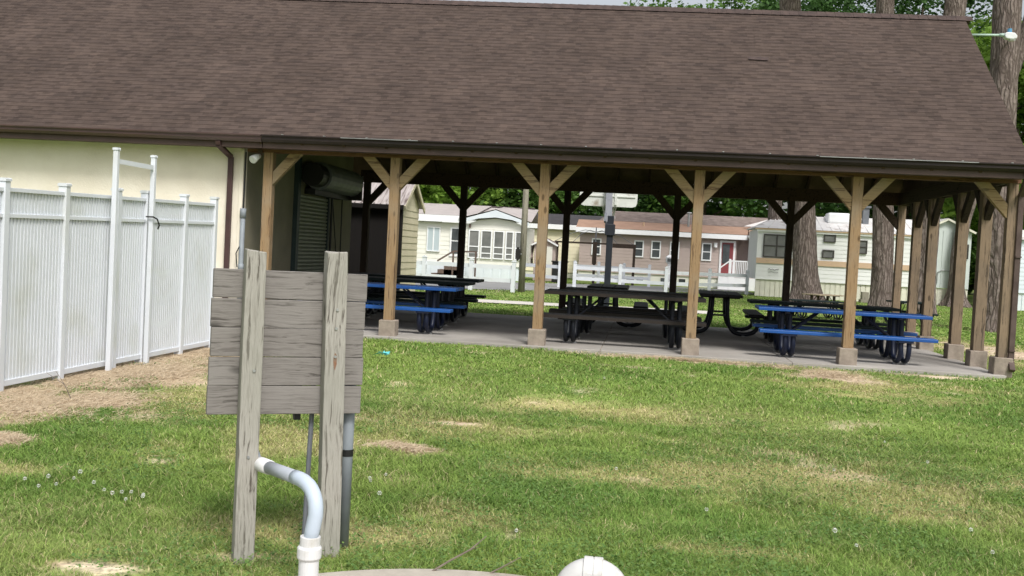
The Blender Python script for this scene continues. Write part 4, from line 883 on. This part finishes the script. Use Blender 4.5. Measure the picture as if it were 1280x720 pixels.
# ------------------------------------------------------------------ white ranch rail fences
def rail_fence(pts, label, rails=(.38, .80), h=.98, hd=.13):
    off = (*pts[0], 0); t = thing('rail_fence', off, label, 'fence', 'white rail fences by the road')
    for x, y in pts:
        p = MB().box(x - .065, x + .065, y - .065, y + .065, 0, h).build('post', M['vinyl'], t, off)
        MB().prism([(x - .08, h), (x + .08, h), (x + .08, h + .015), (x, h + .07), (x - .08, h + .015)], y - .08, y + .08, 1).build('cap', M['vinyl'], p, off)
    for a, b_ in zip(pts[:-1], pts[1:]):
        for z in rails: MB().bar((a[0], a[1], z), (b_[0], b_[1], z), .04, hd).build('rail', M['vinyl'], t, off)
rail_fence([(-15.2, 19.0), (-13.5, 18.8), (-11.93, 18.6), (-10.34, 18.4), (-8.95, 18.3)], 'white rail fence in front of the cream home, ending at the wooden pole')
rail_fence([(-9.75, 27.2), (-9.0, 26.6), (-8.1, 26.0)], 'short white rail fence between the wooden pole and a dark back post')
rail_fence([(-7.55, 26.6), (-5.75, 26.3), (-3.97, 25.9), (-2.2, 28.0), (-.52, 30.0)], 'white rail fence in front of the taupe home, nearer row')
rail_fence([(-8.0, 33.0), (-6.9, 33.0), (-5.75, 33.0), (-4.6, 33.2)], 'white rail fence close to the taupe home wall, farther row')

# ------------------------------------------------------------------ mobile homes
def window(par, x0, x1, z0, z1, y, off, fm, pm, fw_=.07, sash=True, nv=1):
    f = MB(); f.box(x0, x0 + fw_, y - .05, y, z0, z1).box(x1 - fw_, x1, y - .05, y, z0, z1).box(x0 + fw_, x1 - fw_, y - .05, y, z0, z0 + fw_).box(x0 + fw_, x1 - fw_, y - .05, y, z1 - fw_, z1)
    if sash: zm = (z0 + z1) / 2; f.box(x0 + fw_, x1 - fw_, y - .045, y, zm - .02, zm + .02)
    for k in range(1, nv): xm = x0 + (x1 - x0) * k / nv; f.box(xm - .025, xm + .025, y - .047, y, z0 + fw_, z1 - fw_)
    o = f.build('window', fm, par, off); MB().box(x0 + fw_ * .5, x1 - fw_ * .5, y - .02, y - .004, z0 + fw_ * .5, z1 - fw_ * .5).build('pane', pm, o, off); return o
def lapwall(x0, x1, y, z0, z1, step=.2, yb=None, th=.012):
    mb = MB(); yb = yb or y + 3.6; mb.box(x0, x1, y, yb, z0, z1); mb.courses((x0, y - .002, z0), (x1, y - .002, z0), (0, 0, 1), (0, -1, 0), z1 - z0, step, th); return mb
def skirt(x0, x1, y, z0, z1, step=.2):
    mb = MB(); mb.box(x0, x1, y + .02, y + .1, z0, z1); x = x0
    while x < x1: mb.box(x, min(x + step * .8, x1), y - .005, y + .02, z0, z1); x += step
    return mb
# cream home with a bay
off = (-12.5, 31, 0); H1 = thing('mobile_home', off, 'cream mobile home with an arched bay of tall windows and brown entry steps', 'mobile home', 'mobile homes across the road')
lapwall(-17.5, -12.8, 31.15, .62, 2.45, yb=35).build('wall', M['siding_cream'], H1, off)
mb = lapwall(-12.78, -10.15, 31.0, .62, 2.40, yb=35); mb.build('bay_wall', M['siding_cream'], H1, off)
skirt(-17.5, -10.15, 31.05, 0, .62, .4).build('skirting', M['skirt_blue'], H1, off)
arcp = [(-12.95, 2.40)] + [(-11.45 + 1.55 * math.cos(t), 2.36 + .34 * math.sin(t)) for t in np.linspace(math.pi, 0, 13)] + [(-9.95, 2.40)]
MB().prism([(-12.78, 2.40), (-12.2, 2.62), (-11.45, 2.72), (-10.7, 2.62), (-10.15, 2.40)], 31.0, 31.3, 1).build('bay_gable', M['siding_cream'], H1, off)
mb = MB(); P0 = [(-12.95, 2.45), (-12.2, 2.68), (-11.45, 2.76), (-10.7, 2.68), (-9.95, 2.45)]; P1 = [(-12.95, 2.62), (-11.45, 3.08), (-9.95, 2.60)]
mb.prism(P0 + P1[::-1], 30.72, 30.8, 1); mb.build('bay_fascia', M['skirt_blue'], H1, off)
MB().box(-17.6, -12.96, 30.85, 30.95, 2.46, 2.76).build('fascia', M['white_trim'], H1, off)
mb = MB(); mb.poly([(-17.6, 30.85, 2.77), (-12.5, 30.85, 2.77), (-12.0, 33.2, 3.35), (-17.6, 33.2, 3.35)]); mb.poly([(-17.6, 33.2, 3.35), (-10.0, 33.2, 3.35), (-10.0, 35.4, 2.7), (-17.6, 35.4, 2.7)])
mb.poly([(-13.1, 30.75, 2.66), (-11.45, 30.75, 3.12), (-11.45, 33.6, 3.36), (-13.1, 33.2, 3.3)]); mb.poly([(-11.45, 30.75, 3.12), (-9.85, 30.75, 2.62), (-9.85, 33.6, 3.3), (-11.45, 33.6, 3.36)]); mb.build('roof', M['roof_lgrey'], H1, off)
window(H1, -14.55, -13.95, 1.12, 2.22, 31.12, off, M['white_trim'], M['curtain'], .04, False, 2)
d_ = MB().box(-13.5, -13.0, 31.08, 31.13, .95, 2.24).build('door', M['white_trim'], H1, off); MB().box(-13.42, -13.08, 31.06, 31.079, 1.08, 1.62).box(-13.42, -13.08, 31.06, 31.079, 1.68, 2.18).build('door_screen', M['glass'], d_, off)
for k, (a, b_) in enumerate([(-12.64, -12.14), (-12.08, -11.58), (-11.52, -11.04), (-10.98, -10.62), (-10.56, -10.24)]):
    o = window(H1, a, b_, .92, 2.18, 30.97, off, M['white_trim'], M['screen'], .05, False); [MB().box(a + .05, b_ - .05, 30.93, 30.96, z0, z0 + .045).build('mullion', M['white_trim'], o, off) for z0 in (1.42, 1.14)]
st = MB()
for k in range(3): st.box(-14.1 + k * .28, -12.9, 30.2, 31.1, 0, .18 * (k + 1))
st = st.build('steps', M['brown_rail'], H1, off)
MB().bar((-13.85, 30.2, .72), (-13.15, 30.2, 1.18), .05, .07).bar((-13.15, 30.2, 1.18), (-12.1, 30.2, 1.20), .05, .07).bar((-12.15, 30.2, 1.2), (-12.15, 30.2, 0), .07, .07).bar((-13.15, 30.2, 1.2), (-13.15, 30.2, 0), .07, .07).build('handrail', M['brown_rail'], st, off)
for x in (-12.6, -10.25): MB().box(x - .04, x + .04, 30.88, 30.96, 2.26, 2.42).build('eave_lantern', M['brown_rail'], H1, off)

# yellow home
off = (-10, 42, 0); H2 = thing('mobile_home', off, 'pale yellow mobile home with a charcoal roof behind the small taupe shed', 'mobile home', 'mobile homes across the road')
lapwall(-16, -8.35, 42, .3, 2.62).build('wall', M['siding_yellow'], H2, off); MB().box(-16, -6.9, 41.7, 41.8, 2.62, 2.88).build('fascia', M['white_trim'], H2, off)
MB().poly([(-16, 41.7, 2.885), (-6.9, 41.7, 2.885), (-6.9, 44.6, 3.55), (-16, 44.6, 3.55)]).poly([(-16, 44.6, 3.55), (-6.9, 44.6, 3.55), (-6.9, 47.5, 2.8), (-16, 47.5, 2.8)]).build('roof', M['roof_grey'], H2, off)
MB().box(-16, -8.4, 42.03, 42.2, 0, .3).build('skirting', M['skirt'], H2, off)
MB().tube([(-10.4, 42.6, 3.0), (-10.4, 42.6, 3.25)], .07, 8).build('roof_vent', M['white_trim'], H2, off)
# small shed
off = (-9.5, 34, 0); H5 = thing('garden_shed', off, 'small taupe garden shed with a white door and brown roof', 'shed')
MB().prism([(-10.0, 0), (-9.0, 0), (-9.0, 1.72), (-9.5, 1.98), (-10.0, 1.72)], 33.9, 35.6, 1).build('wall', M['siding_taupe'], H5, off)
MB().poly([(-10.12, 33.75, 1.70), (-9.5, 33.75, 2.02), (-9.5, 35.7, 2.02), (-10.12, 35.7, 1.70)]).poly([(-9.5, 33.75, 2.02), (-8.88, 33.75, 1.70), (-8.88, 35.7, 1.70), (-9.5, 35.7, 2.02)]).build('roof', M['roof_brown'], H5, off)
MB().bar((-10.12, 33.74, 1.66), (-9.5, 33.74, 1.98), .03, .07).bar((-9.5, 33.74, 1.98), (-8.88, 33.74, 1.66), .03, .07).build('rake_trim', M['white_trim'], H5, off)
MB().box(-9.66, -9.14, 33.85, 33.89, .25, 1.62).build('door', M['siding_cream'], H5, off)
MB().poly([(-10.9, 33.9, 1.10), (-10.05, 33.9, 1.10), (-10.05, 34.6, 1.80), (-10.6, 34.6, 1.80)]).poly([(-10.9, 33.9, 1.10), (-10.05, 33.9, 1.10), (-10.05, 33.9, 1.02), (-10.9, 33.9, 1.02)]).build('lean_to_roof', M['roof_brown'], H5, off)
CB = MB().box(-8.95, -8.30, 32.0, 32.5, .0, .93).box(-9.0, -8.25, 31.95, 32.55, .93, .98); tag(CB.build('storage_bin', M['black'], bevel=.02), 'black waist high storage bin beside the taupe home corner', 'bin')

# taupe home
off = (-4, 38, 0); H3 = thing('mobile_home', off, 'long taupe mobile home with white framed windows and a red door', 'mobile home', 'mobile homes across the road')
lapwall(-8.15, -.35, 38, .5, 2.48, .16).build('wall', M['siding_taupe'], H3, off)
lapwall(-.349, .60, 38.6, .5, 2.6, .16).build('recess_wall', M['siding_taupe'], H3, off)
lapwall(.25, 3.4, 37.2, .5, 2.9, .16).build('wing_wall', M['siding_taupe'], H3, off)
MB().box(-8.15, -.35, 38.05, 38.2, 0, .5).box(.25, 3.4, 37.25, 37.4, 0, .5).build('skirting', M['siding_cream'], H3, off)
MB().box(-8.35, .1, 37.6, 37.7, 2.45, 2.68).build('fascia', M['white_trim'], H3, off); MB().bar((.1, 37.0, 2.56), (1.7, 37.0, 3.02), .1, .2).build('fascia', M['white_trim'], H3, off)
MB().poly([(-8.35, 37.6, 2.70), (.1, 37.6, 2.70), (.3, 39.4, 3.14), (-8.35, 39.4, 3.14)]).poly([(.1, 36.95, 2.68), (1.7, 36.95, 3.14), (1.7, 39.4, 3.16), (.3, 39.4, 3.14)]).build('lower_roof', M['roof_rust'], H3, off)
MB().poly([(-7.3, 39.42, 3.15), (1.8, 39.42, 3.15), (1.8, 41.6, 3.75), (-6.7, 41.6, 3.75)]).poly([(-6.7, 41.6, 3.75), (1.8, 41.6, 3.75), (1.8, 44, 3.1), (-7, 44, 3.1)]).build('upper_roof', M['roof_brown'], H3, off)
MB().prism([(.0, 3.17), (1.9, 3.17), (1.9, 3.80)], 38.9, 39.0, 1).build('gable_panel', M['white_trim'], H3, off); 
for x, z0, z1 in ((-7.3, 1.34, 2.18), (-5.17, 1.34, 2.18), (-4.32, 1.32, 2.2), (-3.4, 1.34, 2.2), (-1.82, 1.33, 2.22)): window(H3, x - .24, x + .24, z0, z1, 37.98, off, M['white_trim'], M['glass'], .06)
window(H3, .30, .62, .95, 2.35, 37.18, off, M['white_trim'], M['glass'], .05)
d_ = MB().box(-1.18, -.42, 37.93, 37.98, .55, 2.38).build('door_frame', M['white_trim'], H3, off); MB().box(-1.08, -.52, 37.90, 37.929, .62, 2.28).build('door', M['red_door'], d_, off); MB().box(-1.04, -.70, 37.88, 37.899, 1.25, 2.2).build('door_glass', M['glass'], d_, off)
MB().tube([(-1.4, 37.9, 2.02), (-1.4, 37.9, 2.25)], .09, 10).build('porch_light', M['white_trim'], H3, off)
dk = MB().box(-1.2, .6, 36.2, 37.9, .0, .58).build('deck', M['white_trim'], H3, off)
mb = MB(); mb.box(-.75, .62, 36.2, 36.26, 1.36, 1.42).box(-.75, .62, 36.2, 36.26, .62, .68)
for k in range(17): mb.box(-.74 + k * .083, -.70 + k * .083, 36.21, 36.25, .68, 1.36)
for x in (-.78, .60, -1.25): mb.box(x - .05, x + .05, 36.18, 36.28, 0, 1.48)
mb.bar((-1.3, 36.23, .98), (-.78, 36.23, 1.40), .05, .06)
mb.build('deck_railing', M['white_trim'], dk, off)
for x, z in ((-2.75, 3.0), ): 
    v_ = MB().tube([(x, 38.9, z), (x, 38.9, 3.66)], .06, 8).tube([(x - .14, 38.9, 3.70), (x + .14, 38.9, 3.70)], .05, 8).build('flue', M['galv'], H3, off)
for x, y_, z in ((-3.2, 39.8, 3.2), (-7.0, 39.5, 3.12), (-6.6, 39.9, 3.25)): MB().box(x - .12, x + .12, y_, y_ + .2, z, z + .16).build('roof_vent', M['roof_lgrey'], H3, off)
MB().tube([(-5.0, 38.5, 2.85), (-5.0, 38.5, 3.12)], .05, 8).build('flue', M['tan_trim'], H3, off)
for x in (-6.9, -6.3, -5.7, -5.2, -4.0, -3.1): MB().box(x, x + .32, 38.0, 38.04, .12, .36).build('skirt_vent', M['glass'], H3, off)

# white home with the tan stripe
off = (3, 29, 0); H4 = thing('mobile_home', off, 'white lap sided mobile home with a tan stripe behind the pine trunks', 'mobile home', 'mobile homes across the road')
lapwall(-.30, 6.45, 29, .70, 2.74, .17).build('wall', M['siding_white'], H4, off)
skirt(-.28, 6.45, 29.05, 0, .70).build('skirting', M['skirt'], H4, off)
MB().box(-.31, 6.46, 28.94, 28.97, 1.36, 1.58).build('stripe', M['tan_trim'], H4, off)
MB().box(-.42, 6.5, 28.86, 28.96, 2.74, 2.80).build('eave_trim', M['tan_trim'], H4, off)
MB().box(-.36, 6.5, 28.90, 28.97, 2.66, 2.74).build('eave_board', M['white_trim'], H4, off)
mb = MB(); mb.poly([(-.45, 28.84, 2.805), (6.55, 28.84, 2.805), (6.55, 31, 3.52), (.7, 31, 3.42)]).poly([(.7, 31, 3.42), (6.55, 31, 3.52), (6.55, 33, 2.8), (-.45, 33, 2.8)]).poly([(-.45, 28.84, 2.805), (.7, 31, 3.42), (-.45, 33, 2.8)])
for k in range(18):
    x = .1 + k * .36; mb.bar((x + .0, 28.85, 2.82), (max(x, .75), 30.95, 3.44 + k * .004), .03, .03)
mb.build('roof', M['roof_white'], H4, off)
window(H4, -.06, 1.02, 1.62, 2.56, 28.97, off, M['dark_frame'], M['screen'], .04, True, 2); window(H4, 2.33, 2.80, 2.34, 2.66, 28.97, off, M['dark_frame'], M['screen'], .04, False)
window(H4, 2.30, 2.77, 1.70, 2.03, 28.97, off, M['dark_frame'], M['screen'], .04, False); window(H4, 3.68, 4.05, 1.94, 2.49, 28.97, off, M['dark_frame'], M['screen'], .04, True)
mb = MB()
mb.tube([(.18, 28.94, 1.11), (.23, 28.94, 1.15), (.30, 28.94, 1.10), (.36, 28.94, 1.14), (.44, 28.94, 1.10), (.55, 28.94, 1.14), (.62, 28.94, 1.15)], .012, 5).tube([(.20, 28.94, 1.00), (.34, 28.94, 1.02), (.42, 28.94, .99), (.60, 28.94, 1.0)], .009, 5)
mb.build('script_emblem', M['dark_frame'], H4, off)
ac = MB().box(2.6, 3.5, 29.9, 30.7, 3.15, 3.60).build('roof_air_unit', M['white_trim'], H4, off, bevel=.08)
MB().box(4.02, 4.26, 30, 30.25, 3.1, 3.92).box(3.96, 4.32, 29.94, 30.31, 3.86, 3.94).build('chimney', M['hoop_arm'], H4, off); MB().tube([(3.55, 30, 3.2), (3.55, 30, 3.72)], .05, 8).build('flue', M['tan_trim'], H4, off)
tag(MB().box(3.75, 4.5, 28.0, 28.5, .0, .12).box(3.8, 4.05, 28.05, 28.4, .12, .42).box(4.15, 4.45, 28.05, 28.4, .12, .36).build('crate', M['pole_wood']), 'low weathered crates on the grass against the white home skirting', 'crate')
# pale gabled outbuilding
off = (7.4, 29.8, 0); H6 = thing('outbuilding', off, 'pale mint gabled outbuilding with one small dark window behind the side posts', 'outbuilding')
MB().prism([(6.52, .72), (8.30, .72), (8.30, 3.06), (7.32, 3.50), (6.52, 3.12)], 29.8, 33, 1).build('wall', M['siding_mint'], H6, off)
mb = MB()
for k in range(6): x = 6.55 + k * .32; mb.box(x, x + .02, 29.775, 29.80, .72, 3.05)
mb.build('batten', M['siding_mint'], H6, off); skirt(6.52, 8.30, 29.85, 0, .70).build('skirting', M['skirt'], H6, off)
MB().poly([(6.4, 29.65, 3.12), (7.32, 29.65, 3.58), (7.32, 33.2, 3.58), (6.4, 33.2, 3.12)]).poly([(7.32, 29.65, 3.58), (8.42, 29.65, 3.06), (8.42, 33.2, 3.06), (7.32, 33.2, 3.58)]).build('roof', M['roof_white'], H6, off)
MB().bar((6.4, 29.64, 3.07), (7.32, 29.64, 3.53), .03, .08).bar((7.32, 29.64, 3.53), (8.42, 29.64, 3.01), .03, .08).build('rake_trim', M['skirt'], H6, off)
window(H6, 7.95, 8.20, 1.95, 2.55, 29.77, off, M['dark_frame'], M['screen'], .045, True); MB().tube([(7.05, 29.76, .9), (7.05, 29.76, 1.35), (7.2, 29.76, 1.45), (7.5, 29.76, 1.42), (7.55, 29.76, 1.6)], .018, 6).build('service_pipe', M['galv'], H6, off)
# blue white home at the right edge
off = (12, 29, 0); H7 = thing('mobile_home', off, 'pale blue lap sided mobile home cut off by the right edge', 'mobile home', 'mobile homes across the road')
lapwall(9.72, 18, 29, .70, 2.80, .17).build('wall', M['siding_blue'], H7, off); skirt(9.75, 18, 29.05, 0, .70).build('skirting', M['skirt_blue'], H7, off)
MB().poly([(9.6, 28.85, 2.82), (18, 28.85, 2.82), (18, 31, 3.3), (9.6, 31, 3.3)]).poly([(9.6, 31, 3.3), (18, 31, 3.3), (18, 33, 2.82), (9.6, 33, 2.82)]).build('roof', M['roof_white'], H7, off)

# bare canopy frame by the taupe home
off = (-7, 34.5, 0); CF = thing('canopy_frame', off, 'bare dark canopy frame with thin arched rods in front of the taupe home', 'canopy frame')
kx = 1.035
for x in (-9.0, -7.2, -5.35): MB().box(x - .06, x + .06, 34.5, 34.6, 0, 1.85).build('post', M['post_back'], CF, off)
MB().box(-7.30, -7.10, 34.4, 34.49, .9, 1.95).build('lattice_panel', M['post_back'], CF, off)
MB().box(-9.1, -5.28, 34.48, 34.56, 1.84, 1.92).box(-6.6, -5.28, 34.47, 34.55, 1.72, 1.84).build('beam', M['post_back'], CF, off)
mb = MB()
for x0, x1 in ((-9.2, -7.2), (-5.3, -7.2), (-8.3, -7.2), (-6.1, -7.2)): mb.tube([(x0, 34.5, 1.85), ((x0 * .6 + x1 * .4), 34.6, 2.3), ((x0 * .25 + x1 * .75), 34.8, 2.5), (x1, 34.9, 2.42)], .014, 5)
mb.tube([(-7.2, 34.9, 1.9), (-7.2, 34.9, 2.65)], .03, 6); mb.build('arched_rod', M['hoop_arm'], CF, off)
# white lantern post
LN = thing('lantern_post', (-3.72, 33.4, 0), 'small white lantern post by the rail fence in front of the taupe home', 'lantern')
MB().box(-.07, .07, -.07, .07, 0, 1.1).build('post', M['white_trim'], LN); MB().tube([(0, 0, 1.1), (0, 0, 1.18), (0, 0, 1.42), (0, 0, 1.52)], [.08, .16, .18, .05], 8).build('lantern_head', M['white_trim'], LN); MB().box(-.10, .10, -.19, -.15, 1.2, 1.36).build('lantern_glass', M['glass'], LN)
